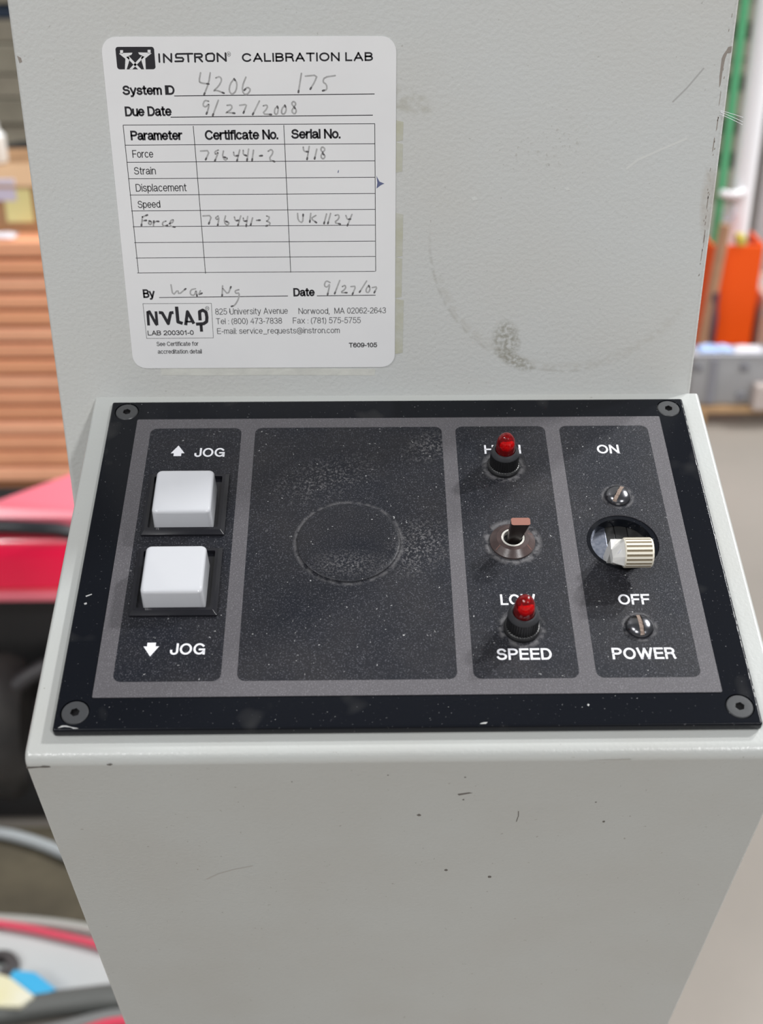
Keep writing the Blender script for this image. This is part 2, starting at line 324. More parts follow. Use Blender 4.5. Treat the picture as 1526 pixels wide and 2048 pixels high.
HANDWRITING = [
    [(-56.19, 137.89), (-56.77, 135.68), (-56.38, 135.12), (-54.1, 134.84)],
    [(-53.47, 137.88), (-54.08, 135.11), (-55.59, 131.91)],
    [(-51.98, 136.49), (-50.81, 136.9), (-50.29, 135.93), (-51.26, 134.27), (-52.93, 132.88), (-52.05, 133.16), (-49.93, 132.31)],
    [(-46.83, 136.2), (-48.06, 134.82), (-48.46, 132.87), (-47.65, 131.89), (-46.44, 132.86), (-46.03, 135.09), (-46.83, 136.2)],
    [(-43.47, 136.66), (-44.67, 134.15), (-44.47, 132.07), (-43.25, 131.92), (-42.26, 133.25), (-43.15, 134.0), (-44.11, 133.11)],
    [(-27.75, 137.64), (-28.77, 132.47)],
    [(-26.64, 136.9), (-23.27, 137.19), (-24.09, 135.27), (-25.36, 133.35)],
    [(-18.23, 137.02), (-21.3, 136.59), (-21.79, 135.26), (-20.73, 134.67), (-20.6, 133.19), (-21.84, 132.89)],
    [(-54.41, 130.09), (-55.55, 130.37), (-56.22, 128.96), (-55.39, 128.4), (-54.3, 129.52), (-54.7, 127.83), (-55.28, 126.56)],
    [(-51.64, 130.36), (-53.5, 126.12)],
    [(-49.27, 128.94), (-47.95, 129.08), (-47.87, 127.95), (-49.83, 126.82), (-49.09, 126.96), (-47.21, 126.73)],
    [(-45.64, 128.93), (-43.6, 129.21), (-44.09, 128.08), (-44.68, 126.8)],
    [(-39.95, 130.11), (-42.05, 126.36)],
    [(-38.93, 128.76), (-37.84, 129.06), (-37.72, 128.15), (-39.34, 126.5), (-36.72, 126.34)],
    [(-34.92, 128.6), (-35.73, 127.85), (-35.78, 126.49), (-35.01, 126.33), (-34.64, 127.84), (-34.92, 128.6)],
    [(-32.75, 128.89), (-33.72, 127.84), (-33.77, 126.48), (-32.84, 126.48), (-32.32, 127.83), (-32.75, 128.89)],
    [(-30.14, 128.43), (-30.88, 129.33), (-30.24, 130.08), (-29.49, 129.33), (-30.14, 128.43), (-30.95, 127.23), (-30.05, 126.32), (-29.4, 127.37), (-30.14, 128.43)],
    [(-57.68, 116.06), (-55.02, 116.2), (-56.37, 113.57)],
    [(-52.51, 116.33), (-53.57, 115.9), (-53.47, 115.02), (-52.54, 115.75), (-53.06, 114.58), (-53.74, 113.12)],
    [(-51.05, 116.03), (-51.43, 114.57), (-50.77, 113.25), (-49.84, 113.98), (-51.01, 114.28)],
    [(-48.12, 115.73), (-48.04, 114.56), (-46.85, 114.7)],
    [(-46.32, 116.31), (-47.29, 113.09)],
    [(-45.3, 116.25), (-45.37, 115.01), (-44.44, 114.69)],
    [(-43.72, 116.56), (-44.35, 113.29)],
    [(-42.32, 116.24), (-42.87, 113.28)],
    [(-40.67, 114.59), (-39.88, 114.68)],
    [(-38.1, 115.91), (-37.13, 116.53), (-36.54, 115.6), (-38.04, 113.58), (-36.33, 112.94)],
    [(-27.85, 117.12), (-27.73, 115.88), (-26.47, 115.72)],
    [(-26.11, 117.27), (-26.85, 113.53)],
    [(-23.94, 116.48), (-24.64, 113.68)],
    [(-22.23, 115.54), (-22.84, 116.32), (-22.35, 117.25), (-21.42, 116.47), (-22.23, 115.54), (-22.89, 114.3), (-22.12, 113.51), (-21.47, 114.45), (-22.24, 115.23)],
    [(-76.27, 96.75), (-76.8, 94.08)],
    [(-76.27, 96.75), (-74.75, 97.34)],
    [(-76.52, 95.57), (-75.19, 95.71)],
    [(-74.33, 95.56), (-74.7, 94.67), (-73.99, 94.36), (-73.62, 95.26), (-74.33, 95.56)],
    [(-73.22, 94.12), (-72.99, 95.49)],
    [(-73.1, 94.81), (-72.44, 95.43), (-71.56, 95.37)],
    [(-69.36, 95.47), (-70.32, 95.18), (-70.57, 94.35), (-69.93, 93.87), (-69.03, 94.19)],
    [(-68.55, 94.64), (-67.35, 95.05), (-67.1, 95.94), (-67.94, 95.68), (-68.39, 94.49), (-67.88, 93.8), (-66.87, 93.67)],
    [(-58.29, 96.97), (-55.65, 97.11), (-56.69, 94.58)],
    [(-53.76, 96.95), (-54.67, 96.36), (-54.12, 95.76), (-53.48, 96.65), (-54.09, 93.97)],
    [(-51.57, 96.94), (-52.11, 95.16), (-51.3, 93.96), (-50.52, 94.85), (-51.52, 95.3)],
    [(-48.95, 96.63), (-48.73, 95.44), (-47.84, 95.59)],
    [(-47.04, 96.92), (-48.07, 93.95)],
    [(-46.34, 96.32), (-46.24, 95.28), (-45.36, 95.42)],
    [(-45.0, 96.76), (-45.59, 93.79)],
    [(-43.56, 96.31), (-44.25, 94.08)],
    [(-42.42, 95.56), (-41.39, 95.62)],
    [(-39.36, 96.88), (-38.47, 96.57), (-38.97, 95.5), (-39.58, 95.34), (-38.39, 94.88), (-38.57, 94.11), (-39.65, 93.86)],
    [(-30.12, 97.6), (-30.03, 95.45), (-28.69, 94.68), (-28.46, 97.29)],
    [(-26.19, 97.59), (-26.56, 94.98)],
    [(-24.69, 96.97), (-26.23, 96.05), (-24.59, 94.81)],
    [(-21.5, 97.41), (-22.32, 94.49)],
    [(-20.29, 97.56), (-21.17, 94.49)],
    [(-18.94, 96.94), (-17.88, 97.24), (-17.75, 96.01), (-19.28, 94.79), (-17.47, 94.32)],
    [(-15.76, 96.93), (-15.33, 95.7), (-14.41, 95.84)],
    [(-13.94, 97.22), (-15.35, 93.85)],
    [(-69.47, 75.72), (-69.14, 72.27), (-67.49, 74.14), (-67.31, 72.57), (-65.06, 74.44)],
    [(-62.06, 74.43), (-63.58, 74.12), (-63.85, 72.55), (-62.51, 72.23), (-61.93, 74.11), (-61.77, 72.07)],
    [(-60.6, 73.79), (-61.3, 72.38), (-60.2, 73.0)],
    [(-53.74, 75.32), (-54.09, 72.03)],
    [(-53.65, 74.38), (-52.25, 72.49), (-51.21, 75.0)],
    [(-48.85, 74.04), (-50.07, 73.74), (-49.83, 72.79), (-48.75, 73.1), (-49.01, 71.21), (-50.34, 69.0), (-51.41, 68.69)],
    [(-20.86, 76.18), (-22.09, 76.83), (-22.75, 75.22), (-21.83, 74.57), (-20.87, 75.86), (-21.72, 72.29)],
    [(-17.9, 76.81), (-19.53, 72.61)],
    [(-17.16, 74.87), (-16.22, 75.35), (-16.08, 74.21), (-17.81, 72.92), (-15.78, 72.91)],
    [(-14.51, 74.85), (-12.95, 75.01), (-14.07, 72.41)],
    [(-9.68, 76.61), (-11.88, 73.05)],
    [(-9.06, 75.15), (-9.85, 74.18), (-9.85, 73.04), (-9.08, 72.88), (-8.6, 74.17), (-9.06, 75.15)],
    [(-7.98, 74.49), (-6.42, 74.81), (-7.36, 72.87)],
]
LOGO_BOX = [(-79.49, 144.82), (-68.82, 145.03), (-68.64, 138.98), (-79.55, 138.77)]
LOGO_FIGURES = [[(-78.24, 144.04), (-77.42, 144.04), (-77.51, 143.12), (-78.33, 143.12)], [(-78.63, 143.12), (-77.5, 143.29), (-74.85, 143.35), (-75.19, 142.81), (-76.17, 142.45), (-75.82, 141.98), (-76.07, 140.91), (-76.94, 138.79), (-77.41, 138.79), (-76.98, 141.74)], [(-76.73, 142.22), (-75.92, 142.41), (-72.78, 138.85), (-73.63, 138.8)], [(-69.81, 143.19), (-70.63, 143.2), (-70.55, 144.12), (-69.73, 144.12)], [(-71.42, 141.82), (-71.53, 138.87), (-72.01, 138.87), (-72.49, 141.0), (-72.54, 142.06), (-72.1, 142.54), (-73.01, 142.9), (-73.25, 143.44), (-70.62, 143.36), (-69.52, 143.19)], [(-75.31, 138.9), (-76.15, 138.95), (-72.35, 142.49), (-71.58, 142.3)]]
WORDMARK = [[(-67.46, 142.95), (-67.51, 140.84)], [(-66.25, 140.76), (-66.17, 142.95), (-64.16, 140.88), (-64.04, 143.01)], [(-58.09, 143.04), (-62.5, 142.98), (-62.83, 142.65), (-62.75, 141.99), (-61.02, 141.94), (-60.73, 141.58), (-60.97, 141.03), (-63.08, 140.99)], [(-59.39, 142.88), (-59.36, 140.91)], [(-57.5, 140.86), (-57.48, 142.99), (-55.74, 142.99), (-55.44, 142.63), (-55.63, 142.16), (-57.42, 142.05)], [(-56.43, 141.97), (-55.51, 140.92)], [(-53.76, 143.03), (-52.51, 143.1), (-52.05, 142.67), (-52.12, 141.44), (-52.52, 141.06), (-53.89, 141.06), (-54.36, 141.44), (-54.35, 142.63), (-53.76, 143.03)], [(-51.16, 140.96), (-51.15, 143.1), (-48.84, 141.07), (-48.87, 143.14)]]
STAMP = [([(-77.41, 62.62), (-77.33, 67.24)], 0.85), ([(-77.36, 66.86), (-76.79, 67.14), (-75.13, 63.19), (-74.71, 62.7)], 0.88), ([(-74.77, 62.7), (-74.78, 67.22)], 0.85), ([(-73.91, 66.84), (-72.92, 66.74), (-71.29, 63.17), (-70.28, 66.72), (-69.36, 66.81)], 0.98), ([(-68.31, 68.72), (-68.24, 63.73), (-66.81, 63.24)], 1.05), ([(-65.94, 62.65), (-65.07, 67.07), (-63.35, 63.12)], 0.98), ([(-65.77, 63.81), (-63.76, 63.8)], 0.58), ([(-61.36, 64.17), (-61.34, 67.05), (-60.31, 67.53), (-59.36, 66.85), (-59.19, 65.22), (-59.38, 63.77), (-60.34, 63.1), (-62.72, 62.98)], 1.02), ([(-61.18, 62.72), (-61.15, 60.49)], 0.93)]
STAMP_BOX = [(-78.55, 69.73), (-57.53, 69.71), (-57.62, 58.42), (-78.39, 58.34)]
BLUE_MARK = [(-6.66, 108.73), (-5.71, 106.98), (-4.28, 106.4), (-5.39, 105.86), (-6.61, 104.91), (-6.35, 106.66)]

# ------------------------------------------------------------------ materials
def lin(r, g, b): return tuple(((c/255+.055)/1.055)**2.4 if c > 10 else c/255/12.92 for c in (r, g, b))
BUMP = (850, .55, .00022)
M_col = mat('painted_steel', (.60, .615, .605), .42, bump=(800, .8, .00018), tint=(14, (.585, .58, .55), .8), specks=[(900, .70, .78, (.30, .29, .26), .5)])
M_house = mat('painted_steel_cover', (.50, .515, .50), .27, bump=(1000, .6, .00012), tint=(25, (.47, .47, .445), .6), specks=[(700, .735, .78, (.25, .23, .2), .6)])
M_plate = mat('black_anodised', (.005, .006, .009), .2, spec=.22, bump=(900, .2, .00003), specks=[(1500, .70, .76, (.18, .18, .19), .7), (60, .62, .75, (.05, .05, .05), .5)])
M_grey = mat('grey_overlay_print', (.102, .097, .105), .46, spec=.3, bump=(2600, .8, .00006), specks=[(3200, .55, .70, (.26, .25, .27), .6)])
M_field = mat('dark_overlay_print', (.008, .0095, .015), .46, spec=.3, bump=(2600, .9, .00006), tint=(38, (.024, .0225, .024), .7), specks=[(2600, .55, .72, (.13, .13, .15), .55), (1100, .72, .76, (.5, .5, .5), .7)])
M_white = mat('white_print', (.80, .80, .84), .45)
M_cap = mat('white_button_plastic', (.64, .65, .68), .1, coat=.6)
M_cap.node_tree.nodes['Principled BSDF'].inputs['Subsurface Weight'].default_value = .35
M_cap.node_tree.nodes['Principled BSDF'].inputs['Subsurface Radius'].default_value = (.002, .002, .002)
M_bezel = mat('black_bezel_plastic', (.012, .012, .016), .18)
M_black = mat('black_plastic', (.010, .010, .011), .35, bump=(3000, .4, .00003))
M_blacksat = mat('satin_black_ring', (.035, .036, .04), .38)
M_brown = mat('brown_bakelite', (.055, .036, .034), .30, bump=(2500, .4, .00003), tint=(300, (.10, .07, .065), .6))
M_brownlight = mat('pale_bakelite', (.27, .115, .085), .5, bump=(3000, .5, .00004))
M_ivory = mat('ivory_plastic', (.83, .78, .66), .38)
M_ivorydark = mat('dark_groove', (.20, .16, .10), .6)  # grooves of the grip, darker than its ribs
M_sleeve = mat('nylon_sleeve', (.62, .60, .55), .4)
M_red = mat('red_lens', (.80, .0, .012), .04, trans=.96, ior=1.49)
M_lensglow = mat('red_lens_glow', (1.0, .015, .04), .6)
M_lensshade = mat('red_lens_shade', (.22, .0, .008), .25)
M_screw = mat('black_oxide_screw', (.20, .20, .215), .2, metal=1)
M_dirt = mat('dried_dirt', (.24, .18, .145), .8, bump=(2500, 1, .0001))
M_socket = mat('grey_socket_screw', (.055, .057, .06), .35, bump=(2500, .5, .00003))
M_steel = mat('bright_steel', (.30, .33, .42), .22, metal=.9, tint=(900, (.55, .58, .68), .8))
M_paper = mat('label_paper', (.84, .84, .845), .32, tint=(30, (.78, .78, .79), .7), bump=(250, .3, .0001))
M_ink = mat('black_ink', (.022, .021, .026), .45)
M_ink2 = mat('fine_black_ink', (.05, .05, .055), .45)
M_pencil = mat('faded_pen', (.38, .375, .375), .5, tint=(700, (.50, .50, .50), .9))
M_pencil2 = mat('dark_pen', (.14, .135, .14), .5)
M_blue = mat('blue_ink', (.13, .15, .27), .5)
M_glue = mat('yellowed_adhesive', (.50, .495, .39), .5, tint=(160, (.545, .55, .50), 1.0), bump=(400, .8, .0002))
M_glue2 = mat('pale_adhesive', (.68, .68, .63), .4, tint=(200, (.60, .60, .56), 1.0), bump=(400, .8, .0002))
M_chip = mat('bare_chip', (.30, .265, .235), .6, bump=(900, .8, .0001))
M_chipdark = mat('dark_scuff', (.13, .12, .11), .6)
M_silver = mat('bare_aluminium', (.75, .75, .74), .35, metal=.6)
add_stains(M_col, [
    ('ring', .05252, .08966, .0431, .0007, -.62, -.78, .55, (.33, .32, .28), .35),
    ('ring', .05252, .08966, .0418, .0022, -.15, -1.0, .35, (.47, .455, .41), .35),
    ('ring', .05252, .08966, .0431, .0006, 1.0, .15, .93, (.25, .23, .19), .9),
    ('blob', .0340, .0570, .0050, .0075, .15, .36, .62, 900, (.29, .28, .23), .75),
    ('blob', .0372, .0500, .0075, .0028, -.45, .36, .60, 1000, (.29, .28, .23), .65),
    ('blob', .0925, .1000, .0030, .013, .05, .25, .5, 300, (.47, .43, .38), .5),
    ('blob', .0020, .1300, .009, .004, -.3, .40, .6, 300, (.43, .42, .36), .6),
    ('blob', .0430, .1170, .015, .008, .4, .60, .68, 800, (.36, .35, .31), .4)])
DUST = (.17, .165, .17)
add_stains(M_field, [('ring', .0310, .0912, .0056, .0013, 0, 0, -1, DUST, .6), ('ring', .0312, .0306, .0056, .0013, 0, 0, -1, DUST, .65),
    ('ring', .0312, .0612, .0074, .0014, 0, 0, -1, DUST, .7), ('ring', -.0154, .0616, .0152, .0009, 0, 0, -1, DUST, .45),
    ('ring', .0637, .0786, .0044, .0007, 0, 0, -1, DUST, .5), ('ring', .0630, .0308, .0044, .0007, 0, 0, -1, DUST, .5),
    ('blob', .0095, .1000, .012, .007, .5, .50, .62, 1300, DUST, .7, 1.1), ('blob', .0045, .0600, .010, .014, -.5, .50, .62, 1300, DUST, .7, 1.1),
    ('blob', -.0230, .0870, .020, .010, .4, .52, .64, 1300, DUST, .6, 1.1), ('blob', -.0154, .0530, .013, .006, 0, .48, .62, 1600, DUST, .6, 1.1)])

# ------------------------------------------------------------------ the hall
M_floor = mat('concrete_floor', (.325, .29, .255), .45, bump=(60, .2, .001), tint=(2.2, (.27, .245, .215), .9))
M_wall = mat('hall_wall_paint', (.35, .33, .28), .8, tint=(1.5, (.28, .27, .23), .8))
struct(mk('floor', B(-9, 9, -5, 12, -.1, 0), M_floor))
struct(mk('wall_back', B(-9, 9, 12, 12.2, 0, 7), M_wall))

# ------------------------------------------------------------------ the console
YC = .12045
console = thing('control_console', 'pale grey steel machine console with sloped black control panel and paper calibration sticker', 'control panel', (0, YC, 0))
PF = Matrix.Translation((0, -YC, H)) @ Matrix.Rotation(SL, 4, 'X')          # panel frame: x right, y up the slope, z out
CF = Matrix.Translation((0, 0, H)) @ Matrix.Rotation(R(90), 4, 'X')          # column face frame: x right, y up, z towards the viewer
I4 = Matrix.Identity(4)

# column: a folded steel case with rounded long edges
c = bmesh.new(); box(c, -108.28, 94.16, -H*1000, 420, -150, 0, bev=1.6, seg=3, k=MM)
column = mk('column', c, M_col, console, CF, smooth=True)
# paint chips along its right edge
c = bmesh.new()
prism(c, [(91.0, 141.2), (91.3, 142.3), (92.0, 143.4), (92.5, 144.4), (93.5, 144.6), (93.5, 142.9), (92.4, 142.7), (92.0, 141.2), (91.7, 137.5), (91.6, 134.2), (91.3, 133.4), (91.0, 136.5)], 0, .03)
mk('paint_chip', c, M_chip, column, I4, 'long grey chip in the paint of the right edge')
c = bmesh.new()
for i in range(30):
    y = random.uniform(70, 156); x = 92.5 - random.uniform(0, .9); h = random.choice((.3, .4, .6, 2.2)); w = random.uniform(.08, .2)
    prism(c, [(x-w, y-h), (x+w*.6, y-h*.7), (x+w, y+h*.8), (x-w*.5, y+h)], 0, .02)
prism(c, [(-107.2, 142.6), (-106.2, 142.0), (-106.0, 140.9), (-106.8, 140.6)], 0, .02)
mk('edge_wear', c, M_chip, column, I4)['kind'] = 'stuff'
c = bmesh.new()
for P, w in (([(67, 110.5), (70, 113), (77, 116.2), (83.5, 119.0)], .7), ([(66.5, 129), (70, 132.5), (76, 139.5)], .0)):
    if w: ribbon(c, P, w, .02)
prism(c, [(21.5, 102.0), (22.6, 102.3), (23.6, 101.5), (22.0, 101.1)], 0, .05)
prism(c, [(49, 104.8), (50.4, 105.0), (50.6, 104.2), (49.6, 104.1)], 0, .05)
mk('paint_scratch', c, mat('scratch_pale', (.66, .67, .65), .4), column, I4)['kind'] = 'stuff'
c = bmesh.new(); ribbon(c, [(78.5, 129.5), (82, 133.2), (86.2, 138.6)], .45, .02)
mk('paint_scuff', c, mat('scuff_grey', (.44, .44, .43), .5), column, I4)
# residue of old tape beside and below the sticker
c = bmesh.new()
for y0, y1, x1 in ((118.5, 124.6, 1.2), (109.5, 118.3, 1.1), (84, 97.6, 1.35), (71, 84.0, 1.15), (52.6, 70.8, 1.7)):
    prism(c, [(-.9, y0), (x1*.9, y0+.4), (x1, y1-.5), (-.9, y1)], 0, .05)
mk('tape_residue', c, M_glue, column, I4, 'yellowed strip of old adhesive')
c = bmesh.new(); prism(c, [(-74.9, 45.9), (-60, 45.7), (-40, 45.7), (-7.3, 45.4), (-7.1, 47.6), (-50, 48.2), (-74.9, 48.4)], 0, .06)
mk('tape_residue', c, M_glue2, column, I4, 'pale strip of old adhesive')

# sticker
c = bmesh.new(); prism(c, [(x + (y-98)*0.0, y) for x, y in rrect(-83.4, -.95, 48.3, 147.6, 4.2)], .06, .22)
sticker = mk('calibration_label', c, M_paper, console, CF, 'white paper calibration sticker with printed table and handwriting')
Z0 = .225
for s, p0, p1, cap, w in LABEL_TEXT:
    c = bmesh.new(); fine = w < .0
    text_bm(c, s, p0, p1, cap, Z0+.005, {.03: .54, .018: .46, .008: .26, .01: .27, .012: .20, -.002: .20}[w]*(.55 if cap < 2 and w == .03 else 1), 0, .24 if w == .018 else .17)
    o = mk('printed_text', c, M_ink2 if w < .009 else M_ink, sticker, I4); o['kind'] = 'stuff'
c = bmesh.new()
for i, (a, b) in enumerate(LABEL_LINES): ribbon(c, [a, b], .19 if i > 3 else .24, Z0+.002+.0005*(i % 2), cap=False)
mk('printed_lines', c, M_ink, sticker, I4)['kind'] = 'stuff'
for lo_, hi_ in ((0, 5), (5, 8), (8, 17), (17, 27), (27, 31), (31, 39), (39, 49), (49, 57), (57, 63), (63, 70)):
    c = bmesh.new()
    for s in HANDWRITING[lo_:hi_]:
        q = [s[0]]
        for a, b in zip(s, s[1:]): q += [(a[0]*.75+b[0]*.25, a[1]*.75+b[1]*.25), (a[0]*.25+b[0]*.75, a[1]*.25+b[1]*.75)]
        q.append(s[-1]); ribbon(c, q, .46, Z0+.008)
        e0, e1 = Vector(q[-2]), Vector(q[-1]); d_ = (e0-e1).normalized() if (e0-e1).length > 1e-6 else Vector((0, 1)); e2 = e1+d_*.45
        ribbon(c, [tuple(e1), tuple(e2)], .55, Z0+.012, mi=1)
    mk('handwriting', c, [M_pencil, M_pencil2], sticker, I4, 'faded grey handwriting')['kind'] = 'stuff'
c = bmesh.new(); (x0, y0), (x1, y1), (x2, y2), (x3, y3) = LOGO_BOX
prism(c, rrect((x0+x3)/2, (x1+x2)/2, (y2+y3)/2, (y0+y1)/2, .75), Z0-.003, Z0+.004)
for P in LOGO_FIGURES:
    f = c.faces.new([c.verts.new((x*MM, y*MM, (Z0+.012)*MM)) for x, y in P]); f.material_index = 1
for P in WORDMARK: ribbon(c, P, .50, Z0+.006)
ribbon(c, arc(-49.05+1.1, 142.9, .5, .62, 0, 360, 14), .1, Z0+.006)
text_bm(c, 'R', (-48.15, 142.55), (-47.7, 142.55), .6, Z0+.007, .09)
mk('maker_logo', c, [M_ink, M_paper], sticker, I4, 'black square logo of two crossed figures beside wide lettering')['kind'] = 'stuff'
c = bmesh.new()
for P, w in STAMP: ribbon(c, P, w, Z0+.006, cap=False)
q = STAMP_BOX + [STAMP_BOX[0]]; ribbon(c, q, .13, Z0+.003)
ribbon(c, arc(-58.9, 68.1, .55, .62, 0, 360, 12), .13, Z0+.009)
text_bm(c, 'R', (-59.15, 67.8), (-58.65, 67.8), .6, Z0+.010, .1)
mk('accreditation_stamp', c, M_ink, sticker, I4, 'boxed black accreditation mark')['kind'] = 'stuff'
c = bmesh.new(); f = c.faces.new([c.verts.new((x*MM, y*MM, (Z0+.01)*MM)) for x, y in BLUE_MARK])
f2 = c.faces.new([c.verts.new((x*MM, y*MM, (Z0+.01)*MM)) for x, y in [(-17.9, 110.2), (-17.6, 110.5), (-17.7, 109.7), (-18.0, 109.5)]])
mk('ink_mark', c, M_blue, sticker, I4, 'small blue ink arrow')

# housing: wedge-shaped sheet-steel cover, top parallel to the panel
UL = 96.76; VB = -6.49; VT = 126.4
prof_pts = [(VB, -3), (VT, -3)]
w0 = YC*1000; sl = math.tan(SL)
c = bmesh.new()
def yz(v, h): return (v*math.cos(SL)-h*math.sin(SL), v*math.sin(SL)+h*math.cos(SL))
A = yz(VB, -3); Bk = yz(VT, -3)
dy = (w0-A[0]); Cb = (w0, A[1]-dy/math.tan(SL))
vs = {}
for sx in (-1, 1):
    for i, p in enumerate((A, Bk, Cb)):
        y, z = p; v = y*math.cos(SL)+z*math.sin(SL); h = -y*math.sin(SL)+z*math.cos(SL)
        vs[(sx, i)] = c.verts.new((sx*UL*MM, v*MM, h*MM))
c.faces.new((vs[(-1, 0)], vs[(1, 0)], vs[(1, 1)], vs[(-1, 1)])); c.faces.new((vs[(-1, 2)], vs[(1, 2)], vs[(1, 0)], vs[(-1, 0)]))
c.faces.new((vs[(-1, 1)], vs[(1, 1)], vs[(1, 2)], vs[(-1, 2)]))
c.faces.new((vs[(-1, 0)], vs[(-1, 1)], vs[(-1, 2)])); c.faces.new((vs[(1, 0)], vs[(1, 2)], vs[(1, 1)]))
fix(c)
bmesh.ops.bevel(c, geom=[e for e in c.edges if set(e.verts) == {vs[(-1, 0)], vs[(1, 0)]}], offset=.0034, segments=6, affect='EDGES', profile=.5)
bn = Vector((0, math.cos(SL), -math.sin(SL)))
c.normal_update()
def rim(e):
    f = list(e.link_faces)
    if len(f) != 2: return False
    sd = [abs(q.normal.x) > .9 for q in f]
    return sd[0] != sd[1] and not any(q.normal.dot(bn) > .9 for q in f)
bmesh.ops.bevel(c, geom=[e for e in c.edges if rim(e)], offset=.0012, segments=3, affect='EDGES', profile=.5)
housing = mk('housing', c, M_house, console, PF, smooth=True, sharp=50)
cut(housing, lathe(bmesh.new(), [(10.6, -26), (10.6, 5)], 62.9, 61.0, n=64))
for p in housing.data.polygons: p.use_smooth = True
try: housing.data.set_sharp_from_angle(angle=R(50))
except Exception: pass
c = bmesh.new()
def onfront(x, d): return x, d
FF = Matrix.Translation((0, VB*MM, -.003)) @ Matrix.Rotation(R(90), 4, 'X')   # front face frame inside the panel frame: y up (towards the panel), z out
c = bmesh.new()
prism(c, [(-96.6, -3.4), (-93.0, -3.3), (-92.2, -2.9), (-90.6, -3.1), (-90.4, -3.7), (-91.6, -3.9), (-93.2, -3.8), (-96.4, -4.3)], 0, .03)
prism(c, [(-76.2, -2.7), (-75.2, -2.3), (-74.7, -2.6), (-75.4, -3.2)], -.1, .05)
prism(c, [(13, -19.0), (16, -18.2), (17, -18.6), (15.2, -19.2), (13.4, -19.8)], 0, .02)
prism(c, [(14.4, -21.9), (14.9, -21.6), (15.0, -22.3), (14.6, -22.4)], 0, .02)
for x, y, r in ((-5.3, -9.2, .25), (14.6, -10.6, .3), (11.8, -62, .55), (24.6, -66.5, .65), (3.2, -30.0, .6), (53.5, -34.5, .5), (-30, -12, .2), (50, -24, .3)):
    prism(c, [(x+r*math.cos(a)*random.uniform(.7, 1.1), y+r*math.sin(a)*random.uniform(.7, 1.3)) for a in [i*math.pi/4 for i in range(8)]], 0, .02)
ribbon(c, [(29.8, -28.5), (30.0, -31), (29.7, -34)], .25, .02)
mk('paint_chip', c, M_chipdark, housing, FF, 'dark nicks on the front of the cover')['kind'] = 'stuff'
M_scuff = mat('scuff_warm', (.43, .42, .395), .5)
for P in ([(-57, -66), (-53.5, -62.8), (-49, -60.3), (-43.5, -58.2)], [(45, -3.2), (50, -2.9), (56, -2.7)]):
    c = bmesh.new(); ribbon(c, P, .5, .02 if P[0][0] < 0 else -.05); mk('paint_scuff', c, M_scuff, housing, FF)

# black face plate
c = bmesh.new(); box(c, -90, 90, 0, 121.13, -2.95, 0, bev=.75, seg=3, k=MM)
plate = mk('face_plate', c, M_plate, console, PF, 'glossy black anodised face plate', smooth=True)
HX, HY = 62.7, 61.0
cut(plate, lathe(bmesh.new(), [(8.9, -5), (8.9, 5)], HX-.2, HY, n=64))
for sx, sy in ((-84.9, 116.4), (84.9, 116.4), (-84.9, 5.4), (85.0, 5.4)):
    cut(plate, lathe(bmesh.new(), [(3.75, -1.3), (3.75, 2)], sx, sy, n=48))
for p in plate.data.polygons: p.use_smooth = True
try: plate.data.set_sharp_from_angle(angle=R(35))
except Exception: pass
scr = None
for i, (sx, sy) in enumerate(((-84.9, 116.4), (84.9, 116.4), (-84.9, 5.4), (85.0, 5.4))):
    if scr is None:
        c = bmesh.new()
        # flat head with a hexagon recess
        n = 48; hexr = 1.15
        def hexpt(a, r):
            k6 = math.cos(math.pi/6)/math.cos((a % (math.pi/3))-math.pi/6); return r*k6
        rings = []
        for kind, r, z in (('c', 3.45, -1.2), ('c', 3.45, -.15), ('c', 3.25, .05), ('c', 2.0, .08), ('h', hexr, .06), ('h', hexr, -1.1)):
            ring = []
            for j in range(n):
                a = 2*math.pi*j/n; rr = r if kind == 'c' else hexpt(a, r)*1.1
                ring.append(c.verts.new((rr*math.cos(a)*MM, rr*math.sin(a)*MM, z*MM)))
            rings.append(ring)
        for k_, (a_, b_) in enumerate(zip(rings, rings[1:])):
            for j in range(n):
                f = c.faces.new((a_[j], a_[(j+1) % n], b_[(j+1) % n], b_[j])); f.material_index = 1 if k_ == 4 else 0
        c.faces.new(rings[-1]).material_index = 1; c.faces.new(rings[0][::-1])
        o = mk('socket_screw', c, [M_socket, M_black], plate, Matrix.Translation((sx*MM, sy*MM, 0)) @ Matrix.Rotation(.4, 4, 'Z'), 'dark grey flat socket screw', smooth=True, sharp=30); scr = o
    else:
        o = scr.copy(); col.objects.link(o); o.parent = plate
        o.matrix_local = Matrix.Translation((sx*MM, sy*MM, 0)) @ Matrix.Rotation(.4+i, 4, 'Z')
# worn edges of the plate, bare metal
c = bmesh.new()
prism(c, [(-88.6, .75), (-86.9, 1.1), (-85.3, .9), (-84.6, .5), (-83.3, .55), (-83.6, .72), (-85.0, 1.0), (-86.5, 1.5), (-87.6, 1.5)], .0, .02)
prism(c, [(18.0, .8), (19.6, .85), (20.0, 1.35), (19.0, 1.25), (18.4, 1.1)], 0, .03)
prism(c, [(-87.5, 43.2), (-85.9, 43.9), (-85.8, 43.6), (-87.3, 42.8)], 0, .02)
prism(c, [(-87.6, 40.6), (-86.9, 40.9), (-86.7, 40.3), (-87.3, 40.1)], 0, .02)
prism(c, [(45.9, 6.2), (46.2, 6.6), (46.5, 6.3), (46.2, 5.8)], 0, .02)
for i in range(40):
    y = random.uniform(4, 118); h = random.uniform(.2, 1.0); x = 89.3+random.uniform(0, .25)
    prism(c, [(x-.06, y-h), (x+.07, y-h), (x+.07, y+h), (x-.04, y+h)], -.12, .015)
